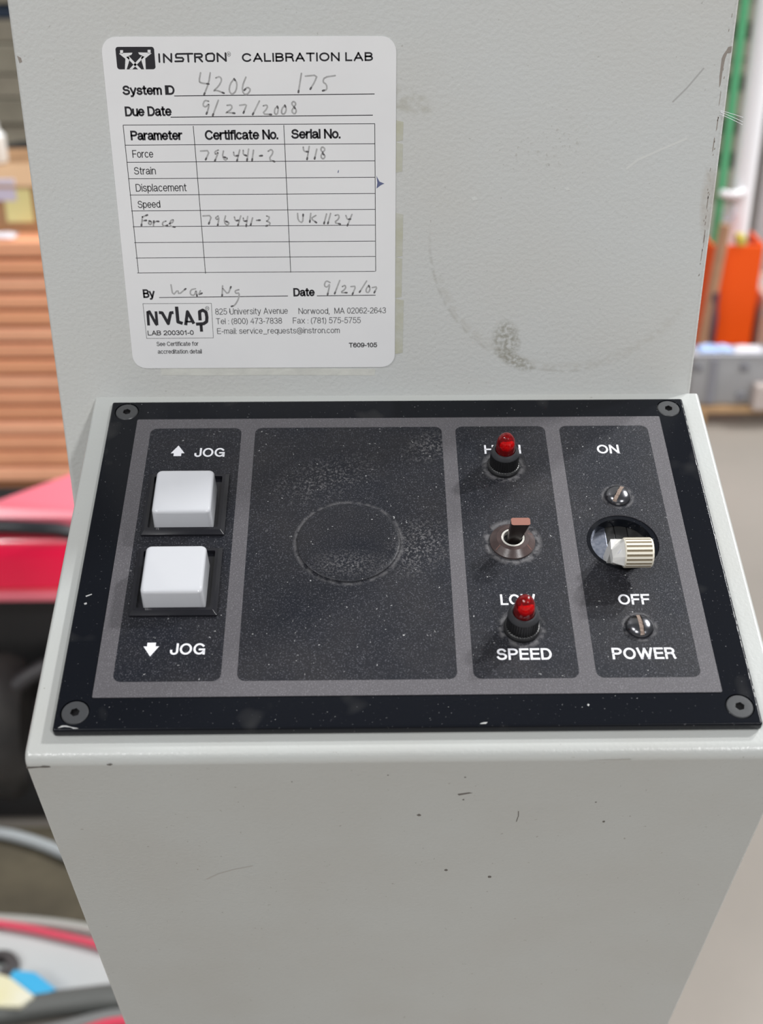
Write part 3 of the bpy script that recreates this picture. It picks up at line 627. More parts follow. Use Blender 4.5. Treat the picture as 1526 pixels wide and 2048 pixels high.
for i in range(26):
    x = random.uniform(-88, 88); y = random.choice((random.uniform(1, 9), random.uniform(113.5, 120))); r = random.uniform(.05, .13)
    prism(c, [(x-r, y-r), (x+r, y-r*.6), (x+r*.7, y+r)], 0, .02)
mk('bare_metal_nick', c, M_silver, plate, I4, 'bright nicks in the black finish')['kind'] = 'stuff'

for o in (housing, plate, column):
    wn = o.modifiers.new('weighted_normals', 'WEIGHTED_NORMAL'); wn.keep_sharp = True; wn.weight = 100; wn.mode = 'FACE_AREA'

# printed overlay
c = bmesh.new(); prism(c, rrect(-81.1, 81.3, 9.65, 112.6, .4), 0.01, .26)
overlay = mk('panel_overlay', c, M_grey, console, PF, 'textured grey plastic overlay printed with four dark fields')
cut(overlay, lathe(bmesh.new(), [(10.3, -5), (10.3, 5)], HX, HY, n=64))
for x0, x1 in ((-76.5, -48.5), (-44.3, 13.1), (17.3, 45.0), (49.4, 76.8)):
    c = bmesh.new(); prism(c, rrect(x0, x1, 14.4, 108.5, 2.2), .255, .275)
    f = mk('dark_field', c, M_field, overlay, I4)
    if x0 > 49: cut(f, lathe(bmesh.new(), [(10.3, -5), (10.3, 5)], HX, HY, n=64))
# worn and raised blank disc
c = bmesh.new()
lathe(c, [(14.7, .27), (14.55, .80), (14.2, 1.0), (13.4, 1.06), (11, 1.12), (6, 1.18), (0.0001, 1.2)], -15.4, 61.6, n=96)
mk('raised_disc', c, M_field, overlay, I4, smooth=True)

# lettering
ZL = .30
def word(s, x0, x1, y, h):
    c = bmesh.new(); text_bm(c, s, (x0, y), (x1, y), h, ZL, .60, 0, .24)
    mk('panel_lettering', c, M_white, overlay, I4, 'white printed word '+s)['kind'] = 'stuff'
word('JOG', -62.2, -53.0, 96.1, 3.75); word('JOG', -62.5, -53.2, 22.9, 3.7)
word('HIGH', 25.7, 36.8, 96.6, 3.7); word('LOW', 26.2, 35.8, 38.6, 3.7); word('SPEED', 23.8, 38.4, 20.3, 3.7)
word('ON', 60.0, 66.7, 96.4, 3.7); word('OFF', 58.5, 67.2, 38.4, 3.6); word('POWER', 54.4, 71.1, 20.2, 3.7)
for cx, cy, s in ((-67.3, 98.6, 1), (-67.6, 24.8, -1)):
    c = bmesh.new()
    f = c.faces.new([c.verts.new(((cx+x)*MM, (cy+y*s)*MM, ZL*MM)) for x, y in ((-2.1, -.9), (-1.15, -.9), (-1.15, -2.1), (1.15, -2.1), (1.15, -.9), (2.1, -.9), (0, 2.4))])
    mk('jog_arrow', c, M_white, overlay, I4, 'white arrow pointing '+('up' if s > 0 else 'down'))

# jog push buttons
def rbox_taper(c, x0, x1, y0, y1, z0, z1, t, r, rt):
    """rounded square cap, smaller by t at the top, edge radius rt"""
    layers = [(z0, 0, r), (z1-rt, t*.8, r)] + [(z1-rt+rt*math.sin(a), t*.8+rt*(1-math.cos(a)), r) for a in (R(22), R(45), R(68), R(90))]
    rings = []
    for z, ins, rr in layers:
        P = rrect(x0+ins, x1-ins, y0+ins, y1-ins, max(rr-ins*.3, .3), 5)
        rings.append([c.verts.new((x*MM, y*MM, z*MM)) for x, y in P])
    n = len(rings[0])
    for a_, b_ in zip(rings, rings[1:]):
        for j in range(n): c.faces.new((a_[j], a_[(j+1) % n], b_[(j+1) % n], b_[j]))
    c.faces.new(rings[-1]); c.faces.new(rings[0][::-1])
for nm, y0, up in (('upper', 64.3, 1), ('lower', 35.4, 0)):
    c = bmesh.new()
    # bezel frame: outer chamfered ring and sunken well
    prs = [(0, .25, .3), (0, 1.1, .3), (1.0, 2.1, .3), (1.9, 2.1, .3), (1.9, .8, .3)]
    rings = []
    for ins, z, r_ in prs:
        rings.append([c.verts.new((x*MM, y*MM, z*MM)) for x, y in rrect(-74.7+ins, -50.9-ins, y0+ins, y0+23.9-ins, r_, 2)])
    n = len(rings[0])
    for a_, b_ in zip(rings, rings[1:]):
        for j in range(n): c.faces.new((a_[j], a_[(j+1) % n], b_[(j+1) % n], b_[j]))
    c.faces.new(rings[-1]); c.faces.new(rings[0][::-1])
    bz = mk('push_button', c, M_bezel, console, PF, nm+' jog push button, white square cap in a black bezel', smooth=True, sharp=20)
    c = bmesh.new(); rbox_taper(c, -71.2, -54.1, y0+2.0, y0+18.9, .9, 8.5, .25, 1.5, 1.0)
    mk('button_cap', fix(c), M_cap, bz, I4, 'glossy white square cap', smooth=True, sharp=60)

# indicator lamps
def lamp(cx, cy, which):
    c = bmesh.new()
    prof = [(4.9, .27), (4.9, 1.2), (4.6, 1.55), (4.45, 1.6), (4.35, 1.75), (4.25, 5.6), (4.25, 6.2), (4.15, 6.7), (3.45, 7.5), (3.0, 7.5), (2.95, 6.0)]
    lathe(c, prof, 0, 0, n=144, teeth=(4, 5, 4, .22))
    h = mk('indicator_lamp', c, [M_black, M_blacksat], console, PF @ Matrix.Translation((cx*MM, cy*MM, 0)), which, smooth=True, sharp=30)
    for p in h.data.polygons:
        zc = sum(h.data.vertices[i].co.z for i in p.vertices)/len(p.vertices)
        if zc > .0063: p.material_index = 1
    c = bmesh.new()
    lathe(c, [(2.85, 6.3), (2.85, 8.6), (2.8, 10.0), (2.62, 11.2), (2.25, 12.2), (1.7, 13.0), (.95, 13.6), (.0001, 13.8)], 0, 0, n=48)
    ln = mk('lens', c, M_red, h, I4, 'clear red bullet-shaped lens', smooth=True, sharp=80)
    c = bmesh.new(); lathe(c, [(2.3, 6.4), (2.3, 9.6), (2.0, 11.0), (1.3, 12.1), (.0001, 12.5)], 0, 0, n=32)
    mk('lens_shade', c, M_lensshade, h, I4, 'dark red filler standing in for the shaded rim of the lens', smooth=True, sharp=80)  # added dark filler, gives the bright spot its dark surround
    c = bmesh.new(); lathe(c, [(.0001, -2.2), (1.1, -1.8), (1.75, -1.0), (1.95, 0), (1.75, .9), (1.1, 1.6), (.0001, 1.9)], 0, 0, n=32)
    for v in c.verts: v.co += Vector((.1, -.75, 10.3))*MM
    mk('lens_glow', c, M_lensglow, h, I4, 'bright red blob standing in for light gathered in the lens', smooth=True, sharp=80)  # added blob, its bright colour stands in for light refracted by the lens
lamp(31.0, 91.2, 'upper red indicator lamp beside the word HIGH')
lamp(31.2, 30.6, 'lower red indicator lamp beside the word LOW')

# speed toggle
TX, TY = 31.2, 61.2
TF = PF @ Matrix.Translation((TX*MM, TY*MM, 0))
c = bmesh.new(); lathe(c, [(6.45, .27), (6.45, .8), (6.2, 1.0), (4.6, 2.3), (3.45, 2.45), (3.35, 2.2), (3.35, .6)], 0, 0, n=72)
tg = mk('speed_switch', c, M_brown, console, TF, 'brown toggle switch with flat-topped lever', smooth=True, sharp=30)
c = bmesh.new()
for a in (R(215), R(325), R(20)):
    x, y = math.cos(a), math.sin(a)
    ribbon(c, [(x*4.7, y*4.7), (x*6.1, y*6.1)], .12, 0)
for v in c.verts:
    rr = math.hypot(v.co.x, v.co.y)/MM; v.co.z = (2.3-(rr-4.6)*(1.3/1.6)+.04)*MM
mk('seam_line', c, M_brownlight, tg, I4)
c = bmesh.new(); lathe(c, [(3.3, .5), (3.3, 2.35), (2.75, 2.35), (2.75, .5)], 0, 0, n=48, cap=False)
mk('sleeve', c, M_sleeve, tg, I4, 'off-white inner sleeve', smooth=True, sharp=30)
c = bmesh.new(); lathe(c, [(2.8, .3), (2.8, .8)], 0, 0, n=32); mk('switch_well', c, M_black, tg, I4)
c = bmesh.new()
bt = rrect(-1.7, 1.7, -1.3, 1.3, .5, 3); tp = rrect(-2.55+1.3, 2.75+1.3, -1.45-1.2, 1.25-1.2, .6, 3)
lo = [c.verts.new((x*MM, y*MM, .8*MM)) for x, y in bt]; hi = [c.verts.new((x*MM, y*MM, 10.6*MM)) for x, y in tp]
n = len(lo)
for j in range(n): c.faces.new((lo[j], lo[(j+1) % n], hi[(j+1) % n], hi[j])).material_index = 0
c.faces.new(hi).material_index = 1; c.faces.new(lo[::-1])  # top face in a paler brown than the sides
mk('lever', c, [mat('dark_bakelite', (.014, .009, .008), .3), M_brownlight], tg, I4, 'black lever with paler brown top', smooth=True, sharp=40)

# power switch
PWF = PF @ Matrix.Translation((HX*MM, HY*MM, 0))
c = bmesh.new()
box(c, -3.6, 12, -12, 12, -9, -3.6, k=MM)                     # dark breaker body in three blocks
for v in c.verts: pass
pw = mk('power_switch', c, M_black, console, PWF, 'power switch with ribbed ivory handle tipped to off')
c = bmesh.new()
for x0, x1 in ((-3.7, -1.1), (-.9, 2.6), (2.8, 10)): box(c, x0, x1, -10, 10, -3.55, -3.2, bev=.1, k=MM)
mk('switch_block', c, mat('dark_moulding', (.022, .022, .022), .3), pw, I4)
c = bmesh.new(); box(c, -10, -3.75, -10, 10, -4.4, -2.9, bev=.15, k=MM)
mk('steel_strap', c, M_steel, pw, I4, 'bluish bright steel strap')
# handle: tongue and ribbed drum
c = bmesh.new()
hx0, hx1 = -2.9, 5.1; cy, ch, rd = -11.1, 8.6, 4.15
nT = 40
def ringpts(x, r_, groove, sc=1.0, oy=0, oh=0):
    out = []
    for j in range(nT*2):
        a = math.pi*j/nT + .04; rr = r_*sc*(.965 if (groove and j % 4 >= 3) else 1.0)
        # drum flattened towards the panel side
        y = rr*math.cos(a); z = rr*math.sin(a)*1.02
        out.append((x, cy+y+oy, ch+z+oh))
    return out
secs = [ringpts(hx0+.15, rd*.93, False), ringpts(hx0+.5, rd, True), ringpts(hx1-.5, rd, True), ringpts(hx1, rd*.92, False)]
rings = [[c.verts.new(Vector(p)*MM) for p in s_] for s_ in secs]
n = nT*2
for q, (a_, b_) in enumerate(zip(rings, rings[1:])):
    for j in range(n):
        f = c.faces.new((a_[j], a_[(j+1) % n], b_[(j+1) % n], b_[j])); f.material_index = 1 if (q == 1 and j % 4 in (2, 3)) else 0
c.faces.new(rings[-1]); c.faces.new(rings[0][::-1])
hd = mk('handle_grip', fix(c), [M_ivory, M_ivorydark], pw, I4, 'ivory drum grip with dark grooves', smooth=True, sharp=25)
c = bmesh.new()
# tapered cheek on the left of the drum and the tongue that runs down into the well
P0 = [(hx0+.2, cy+3.7, ch+1.5), (hx0+.2, cy+1.0, ch+3.9), (hx0+.2, cy-3.2, ch+2.2), (hx0+.2, cy-3.9, ch-1.0), (hx0+.2, cy-1.5, ch-3.6), (hx0+.2, cy+3.0, ch-2.8)]
P1 = [(hx0-2.6, cy+3.0, ch-1.6), (hx0-2.6, cy+1.6, ch-.6), (hx0-2.6, cy-1.0, ch-1.0), (hx0-2.6, cy-1.6, ch-2.2), (hx0-2.6, cy-.6, ch-3.8), (hx0-2.6, cy+2.6, ch-3.8)]
a_ = [c.verts.new(Vector(p)*MM) for p in P0]; b_ = [c.verts.new(Vector(p)*MM) for p in P1]
for j in range(6): c.faces.new((a_[j], a_[(j+1) % 6], b_[(j+1) % 6], b_[j]))
c.faces.new(a_); c.faces.new(b_[::-1])
tongue = [(cy+4.7, ch+.3), (cy+2.0, ch-.8), (-7.0, -3.3), (-2.6, -3.3)]
lo = [c.verts.new((-5.6*MM, y*MM, z*MM)) for y, z in tongue]; hi = [c.verts.new((3.8*MM, y*MM, z*MM)) for y, z in tongue]
for j in range(4): c.faces.new((lo[j], lo[(j+1) % 4], hi[(j+1) % 4], hi[j]))
c.faces.new(lo[::-1]); c.faces.new(hi)
mk('handle_neck', fix(c), mat('clean_ivory', (.83, .82, .79), .35), pw, I4, 'smooth ivory neck of the handle')

c = bmesh.new(); Pm = [Vector(p) for p in P0]; Qm = [Vector(p) for p in P1]
cen = (Pm[0]+Pm[1]+Pm[2]+Pm[3]+Qm[1]+Qm[2])/6 + Vector((-.35, 0, .35)); nv = (Pm[1]-Qm[1]).cross(Pm[2]-Qm[2]).normalized()
e1 = Vector((.45, 0, .75)).normalized()
nd = Vector((-.85, 0, .52)).normalized(); e2 = nd.cross(e1).normalized()
ring = [cen+nd*.12+e1*(1.15*math.cos(t*math.pi/10))+e2*(.75*math.sin(t*math.pi/10)) for t in range(20)]
prv = [c.verts.new(p*MM) for p in ring]; bk = [c.verts.new((p-nd*.5)*MM) for p in ring]
c.faces.new(prv)
for t in range(20): c.faces.new((prv[t], bk[t], bk[(t+1) % 20], prv[(t+1) % 20]))
mk('handle_dimple', fix(c), M_white, pw, I4, 'pale moulding dimple on the handle cheek')

for i, (z0_, z1_) in enumerate(((127.0, 125.6), (126.6, 124.4), (126.0, 123.6))):
    tube('cobweb_strand', [(.0925, -.0004, H+z0_*MM), (.0955, -.002, H+(z0_+z1_)/2*MM+.0002), (.0985, -.003, H+z1_*MM)], .00006, M_white, console)

# slotted screws holding the power switch
def slotted(cx, cy, ang, lab):
    c = bmesh.new(); lathe(c, [(3.85, .27), (3.8, .8), (3.3, 1.5), (2.4, 2.0), (1.3, 2.3), (.0001, 2.38)], 0, 0, n=64)
    s_ = mk('slotted_screw', c, M_screw, console, PF @ Matrix.Translation((cx*MM, cy*MM, 0)) @ Matrix.Rotation(ang, 4, 'Z'), lab, smooth=True, sharp=70)
    cut(s_, box(bmesh.new(), -5, 5, -.62, .62, 1.25, 4, k=MM))
    for p in s_.data.polygons: p.use_smooth = True
    s_.data.set_sharp_from_angle(angle=R(40))
    c = bmesh.new(); N_ = 14
    top = []; 
    for i in range(N_+1):
        x = -3.45+6.9*i/N_; z = 2.3-(abs(x)/3.8)**2*1.1
        top.append([c.verts.new((x*MM, s2*(.6+random.uniform(-.12, .04))*MM, (z-.12+random.uniform(-.15, .1))*MM)) for s2 in (-1, 1)] + [c.verts.new((x*MM, s2*.6*MM, 1.0*MM)) for s2 in (-1, 1)])
    for a_, b_ in zip(top, top[1:]):
        c.faces.new((a_[0], b_[0], b_[1], a_[1])); c.faces.new((a_[2], b_[2], b_[0], a_[0])); c.faces.new((a_[1], b_[1], b_[3], a_[3]))
    for a_ in (top[0], top[-1]): c.faces.new((a_[0], a_[1], a_[3], a_[2]))
    mk('slot_dirt', fix(c), M_dirt, s_, I4, 'tan dirt packed in the slot')
slotted(63.7, 78.6, R(62), 'domed dark slotted screw above the power switch, slot slanting')
slotted(63.0, 30.8, R(93), 'domed dark slotted screw below the power switch, slot upright')

# ------------------------------------------------------------------ things behind, right side
def vpost(name, px0, px1, py, D, z0, z1, m, depth, label, cat, bev=.003, parent=None):
    a = at(px0, py, D); b = at(px1, py, D)
    o = mk(name, B(a.x, b.x, a.y, a.y+depth, z0, z1, bev=bev), m, parent, smooth=True)
    if parent is None: tag(o, label, cat)
    return o
M_pine = mat('pine_board', (.56, .36, .19), .6, tint=(12, (.42, .26, .14), .8))
M_crate = mat('grey_enclosure', (.36, .36, .37), .4, tint=(5, (.32, .32, .33), .6))
M_orange = mat('orange_guard_paint', (.98, .11, .008), .5, spec=.25, tint=(9, (.93, .10, .008), .7))
M_green = mat('green_post_paint', (.12, .52, .25), .5)
M_postw = mat('white_post_paint', (.93, .93, .96), .3)
M_postg = mat('grey_channel_paint', (.50, .49, .50), .45)
M_tan = mat('tan_wood', (.52, .29, .17), .65, tint=(20, (.40, .22, .13), .8))
M_dark = mat('dark_rubber', (.012, .012, .013), .5)
def gnd(py): return at(1450, py).y - CAM.y
Dp = gnd(850)
pal = thing('timber_pallet', 'pale timber skid under the grey enclosure at the right', 'pallet', (at(1500, 850).x+.12, CAM.y+Dp, 0))
yy = pal.location.y; xx = pal.location.x
x0 = at(1372, 830, Dp).x; x1 = x0+.62
for i in range(2):
    o = mk('board', B(x0-xx, x1-xx, i*.065, i*.065+.055, .030, .048, bev=.002), M_pine, pal)
for i in range(3):
    mk('runner', B(x0-xx+i*.28, x0-xx+i*.28+.05, .0, .12, 0, .0298), M_pine, pal)
zb = .048; zt = at(1450, 716, Dp).z
DEP = at(1450, 698, None, zt).y - yy - .01
enc = thing('grey_enclosure', 'grey metal enclosure lying on the timber skid at the right', 'electrical box', (xx, yy+.01, zb+.002))
ex0 = x0+.004-xx; ex1 = x1-.02-xx
mk('case', B(ex0, ex1, 0, DEP, 0, zt-zb, bev=.006), M_crate, enc, smooth=True)
bx = at(1440, 770, Dp).x-xx
mk('hinge_strip', B(bx-.028, bx-.01, -.008, 0, .004, zt-zb-.006, bev=.002), mat('darker_grey', (.25, .25, .28), .4), enc)
for p in ((1396, 738), (1490, 738), (1482, 797)):
    q = at(*p, Dp); c = bmesh.new(); lathe(c, [(.011, 0), (.011, .006), (.008, .009), (0.0001, .010)], 0, 0, n=20, k=1)
    mk('bolt_head', c, mat('bolt_grey', (.20, .20, .22), .4), enc, Matrix.Translation((q.x-xx, 0, q.z-zb)) @ Matrix.Rotation(R(90), 4, 'X'))
q = at(1522, 790, Dp); mk('cover_box', B(q.x-.022-xx, q.x+.05-xx, -.03, 0, q.z-.035-zb, q.z+.03-zb, bev=.004), mat('pinkish_grey', (.52, .45, .42), .5), enc)
mk('lid', B(ex0-.003, ex1+.003, -.004, DEP+.004, zt-zb+.0005, zt-zb+.0045, bev=.001), mat('pale_lid', (.62, .62, .66), .25), enc)
def crumple(name, cx, cy, z, sx, sy, h, m, label, cat, seed=1):
    rnd = random.Random(seed); c = bmesh.new(); n = 9
    g = [[c.verts.new((cx+sx*(i/(n-1)-.5)*(1+rnd.uniform(-.06, .06)), cy+sy*(j/(n-1)-.5)*(1+rnd.uniform(-.06, .06)), z+h*(.15+rnd.random()*.85*(math.sin(math.pi*i/(n-1))*math.sin(math.pi*j/(n-1)))**.5))) for j in range(n)] for i in range(n)]
    for i in range(n-1):
        for j in range(n-1): c.faces.new((g[i][j], g[i+1][j], g[i+1][j+1], g[i][j+1]))
    fix(c); o = mk(name, c, m, smooth=True); s = o.modifiers.new('thickness', 'SOLIDIFY'); s.thickness = .0015; s.offset = 1
    return tag(o, label, cat)
q = at(1408, 700, Dp+.12)
crumple('blue_cloth', q.x, yy+.01+DEP/2, zt+.007, .085, DEP*.9, .015, mat('light_blue_cloth', (.45, .60, .92), .7), 'light blue crumpled cloth on the left of the grey enclosure', 'cloth', 3)
q = at(1475, 700, Dp+.12)
crumple('plastic_sheet', q.x+.01, yy+.01+DEP/2, zt+.007, .10, DEP*.9, .010, mat('clear_white_film', (.85, .85, .90), .15), 'crumpled white plastic film on the grey enclosure', 'plastic film', 5)
q = at(1530, 690, Dp+.10)
c = bmesh.new(); lathe(c, [(.024, 0), (.026, .004), (.026, .05), (.021, .056), (.0001, .058)], 0, 0, n=32, k=1)
o = mk('paint_tin', c, mat('blue_tin', (.28, .36, .55), .35), None, Matrix.Translation((q.x+.01, yy+.01+DEP/2, zt+.0065)), smooth=True); tag(o, 'small blue tin standing on the grey enclosure at the photo edge', 'tin')

# orange post guard and the posts behind it
Dg = Dp+.19
yg = CAM.y+Dg
zg = at(1475, 491, Dg).z
gx0 = at(1412, 600, Dg).x; gx1 = at(1512, 600, Dg).x
guard = thing('post_guard', 'bright orange steel guard standing at the foot of the white post', 'column guard', ((gx0+gx1)/2, yg, 0))
w = (gx1-gx0)/2
mk('front_plate', B(-w, w, 0, .008, .012, zg, bev=.002), M_orange, guard)
for s_ in (-1, 1): mk('side_flange', B(s_*w-.004, s_*w+.004, .008, .12, .01, zg, bev=.002), M_orange, guard)
mk('foot_plate', B(-w, w, -.0, .12, 0, .01), M_orange, guard)
Dw = Dg+.16
a = at(1457, 470, Dw); b = at(1500, 470, Dw)
rw = (b.x-a.x)/2
c = bmesh.new(); lathe(c, [(rw, 0), (rw, 2.6)], 0, 0, n=40, k=1)
o = mk('white_post', c, M_postw, None, Matrix.Translation(((a.x+b.x)/2, CAM.y+Dw+rw, 0)), smooth=True, sharp=60); tag(o, 'round white post rising behind the orange guard', 'post')
q0 = at(1504, 470, Dw+.16)
o = mk('grey_channel', B(q0.x, q0.x+.035, CAM.y+Dw+.14, CAM.y+Dw+.20, 0, 2.6, bev=.003), M_postg); tag(o, 'slim grey upright channel just right of the white post', 'channel')
o = mk('white_locker', B(q0.x+.045, q0.x+.6, CAM.y+Dw+.16, CAM.y+Dw+.18, .3, 2.6, bev=.003), M_postw); tag(o, 'tall white upright sheet-metal side at the right photo edge', 'locker')
a = at(1425, 480, Dw+.02); b = at(1439, 480, Dw+.02)
o = mk('green_post', B(a.x, b.x, CAM.y+Dw+.02, CAM.y+Dw+.045, 0, 2.6, bev=.003), M_green, smooth=True); tag(o, 'slim green upright post left of the white post', 'post')
# strap between the posts, and a pale loop modelled for a lens flare
a = at(1452, 386, Dw-.002)
c = bmesh.new()
tube('steel_strap_band', [(a.x-.012, a.y, a.z), (a.x+.005, a.y-.012, a.z-.002), (a.x+.03, a.y-.012, a.z), (a.x+.045, a.y+.01, a.z+.004)], .010, M_postw)
tag(bpy.data.objects['steel_strap_band'], 'white band tying the green post to the white post', 'strap')
a = at(1455, 434, Dw-.01)
c = bmesh.new(); o = tube('flare_loop', [(a.x-.008, a.y, a.z+.02), (a.x-.010, a.y, a.z-.004), (a.x, a.y, a.z-.012), (a.x+.016, a.y, a.z), (a.x+.012, a.y, a.z+.022)], .0022, mat('pale_flare', (.6, .65, .8), .25))
tag(o, 'small pale loop standing in for a lens flare between green and white posts', 'lens flare')
a = at(1486, 484, Dg-.01)
o = mk('yellow_wedge', B(a.x-.010, a.x+.010, yg-.004, yg+.035, zg, zg+.022, bev=.002), mat('yellow_plastic', (.62, .50, .08), .5)); tag(o, 'small yellow block on top edge of the orange guard', 'block')
# leaning stick in front of the guard
s0 = at(1412, 655, Dg-.03); s1 = at(1450, 455, Dg-.01)
d = (s1-s0)*1.0
c = bmesh.new(); box(c, -.0125, .0125, -.007, .007, 0, (s1-s0).length*1.45, bev=.002)
base = s0-(s1-s0)*.42
o = mk('wooden_stick', c, M_tan, None, Matrix.Translation(base) @ d.to_track_quat('Z', 'Y').to_matrix().to_4x4()); tag(o, 'tan wooden stick leaning on the orange guard', 'stick')
s0 = at(1418, 688, Dg-.03); s1 = at(1432, 585, Dg-.03)
c = bmesh.new(); lathe(c, [(.010, 0), (.013, .01), (.013, .07), (.009, .10), (.009, (s1-s0).length)], 0, 0, n=20, k=1)
o = mk('dark_tool', c, mat('plum_rubber', (.10, .05, .07), .5), None, Matrix.Translation(s0) @ (s1-s0).to_track_quat('Z', 'Y').to_matrix().to_4x4(), smooth=True)
tag(o, 'dark plum handled tool propped low against the orange guard', 'tool')
# clutter right of the guard
q = at(1530, 640, Dg+.05)
o = mk('cardboard_carton', B(q.x-.028, q.x+.2, CAM.y+Dg+.0, CAM.y+Dg+.20, 0, at(1520, 580, Dg+.05).z, bev=.004), mat('grey_carton', (.40, .36, .34), .7, tint=(25, (.55, .30, .20), .9)))
tag(o, 'greyish carton right of the orange guard at the photo edge', 'carton')

# far stacks of weathered planks, seen left and right of the column
def plank_stack(x0, x1, y0, z_levels, group, lab, mats, depth=.8, seed=2):
    rnd = random.Random(seed)
    t = thing('plank_stack', lab, 'lumber stack', ((x0+x1)/2, y0, 0)); cx = (x0+x1)/2
    z = 0
    for i, (h, mi) in enumerate(z_levels):
        off = rnd.uniform(-.03, .03)
        mk('plank', B(x0-cx+off, x1-cx+off, rnd.uniform(0, .03), depth, z+.004, z+h, bev=.004), mats[mi], t); z += h
    return t
M_w = [mat('weathered_plank', (.27, .245, .19), .8, tint=(8, (.18, .16, .125), .8)), mat('dark_plank', (.045, .028, .02), .8, tint=(8, (.07, .05, .04), .8)),
       mat('navy_beam', (.015, .03, .055), .5), mat('pale_plank', (.24, .22, .17), .8, tint=(6, (.16, .145, .11), .8))]
ry = random.Random(5)
L1 = [(.11, 0), (.07, 1), (.06, 1), (.10, 0), (.09, 3), (.08, 0), (.10, 3), (.08, 0), (.05, 2), (.08, 3), (.09, 0), (.1, 3)]
plank_stack(-2.3, -.9, 4.4, L1, None, 'tall stack of weathered dark planks far behind at the upper left', M_w, seed=4)
L2 = [(.12, 0), (.06, 1), (.08, 3), (.05, 1), (.10, 0), (.05, 1), (.06, 0), (.07, 0), (.05, 1), (.08, 3), (.06, 0), (.08, 1), (.09, 0), (.1, 3)]
plank_stack(.75, 2.2, 4.6, L2, None, 'tall stack of brown planks far behind, seen between the green and white posts', M_w, seed=9)

# ------------------------------------------------------------------ left side: orange board stack, carton, red machine
Ds = 2.3; ys = CAM.y+Ds
edges_px = [484, 523, 558, 592, 625, 658, 690, 723, 755, 786, 816, 846, 876, 906, 937, 968]
zs = [at(60, p, Ds).z for p in edges_px]
xr = at(190, 700, Ds).x + .05
stack = thing('orange_board_stack', 'neat stack of salmon orange boards standing behind the red machine', 'lumber stack', (xr-.55, ys, 0))
M_salmon = [mat('salmon_board', c_, .55, tint=(9, c2, .7)) for c_, c2 in (((.93, .44, .25), (.82, .37, .21)), ((.88, .41, .22), (.78, .34, .19)), ((.95, .48, .29), (.84, .40, .24)))]
for i in range(15):
    zt_, zb_ = zs[i], zs[i+1]; dx = random.uniform(-.006, .006); dyy = random.uniform(0, .004)
    c = bmesh.new(); box(c, -.75+dx, .55+dx, dyy, .6, zb_+.0065, zt_-.0005, bev=.004, seg=2)
    mk('board', c, M_salmon[i % 3], stack)
mk('core', B(-.73, .53, .016, .58, .10, zs[0]-.004), mat('brown_gap_shade', (.30, .13, .06), .9), stack)  # brown filler, shadow between the boards put into its colour
mk('bearer', B(-.70, .50, .05, .55, 0, .10), M_dark, stack)
zc = zs[0]
ctn = thing('cardboard_box', 'brown cardboard box with yellow and white label on the orange boards', 'box', (xr-.30, ys+.06, zc))
q = at(40, 430, Ds+.05)
bh = at(45, 345, Ds+.16).z-zc
M_card = mat('cardboard', (.42, .24, .12), .75, tint=(8, (.34, .19, .095), .7))
mk('carton_wall', B(-.45, .30, 0, .30, 0, bh, bev=.004), M_card, ctn)
c = bmesh.new(); box(c, -.45, .30, -.006, .16, bh, bh+.005); mk('flap', c, mat('pale_cardboard', (.52, .33, .19), .75), ctn, Matrix.Rotation(R(1), 4, 'Y'))
lx = at(36, 432, Ds+.055); mk('shipping_label', B(lx.x-.022-ctn.location.x, lx.x+.028-ctn.location.x, -.003, 0, .02, .085, bev=.001), mat('yellow_label', (.80, .74, .34), .5), ctn)
lx = at(14, 418, Ds+.055); mk('shipping_label', B(lx.x-.022-ctn.location.x, lx.x+.020-ctn.location.x, -.004, 0, .06, .10, bev=.001), mat('lavender_label', (.66, .62, .76), .5), ctn, None, 'pale lavender label')
q = at(8, 478, Ds+.02)
crumple('paper_scrap', q.x-.01, ys+.03, zc+.001, .06, .03, .008, mat('white_paper', (.85, .82, .88), .5), 'white paper scrap at the front edge of the orange boards', 'paper', 8)
q = at(1, 325, Ds+.2)
o = mk('white_bottle', lathe(bmesh.new(), [(.016, 0), (.018, .004), (.018, .05), (.008, .062), (.008, .075), (.0001, .076)], 0, 0, n=24, k=1), mat('white_plastic', (.8, .8, .78), .3), None, Matrix.Translation((q.x-.008, ys+.22, zc+bh+.006)), smooth=True)
tag(o, 'small white bottle on top of the cardboard box', 'bottle')
q = at(34, 338, Ds+.45)
o = mk('black_bag', lathe(bmesh.new(), [(.05, 0), (.075, .01), (.08, .04), (.06, .07), (.0001, .08)], 0, 0, n=24, k=1), M_dark, None, Matrix.Translation((q.x+.03, ys+.44, zc)), smooth=True)
tag(o, 'black bag lying behind the cardboard box', 'bag')

# red machine
Dm = 1.465; ym = CAM.y+Dm
M_redp = mat('red_gloss_paint', (1.0, .008, .075), .25, spec=.3, coat=.4, tint=(5, (1.0, .006, .06), .5))
M_redsheen = mat('red_paint_sheen', (.92, .20, .26), .28, coat=.5)  # pink puts the lamps' reflection into the colour of the red paint
z_lo, z_mid, z_top = at(60, 1190, Dm).z, at(60, 1070, Dm).z, at(60, 1035, Dm).z
xL, xR = -1.35, at(330, 1100, Dm).x
mach = thing('red_machine', 'glossy red floor machine with black rubber trim, partly hidden behind the console', 'machine', ((xL+xR)/2, ym, 0))
mx_ = (xL+xR)/2
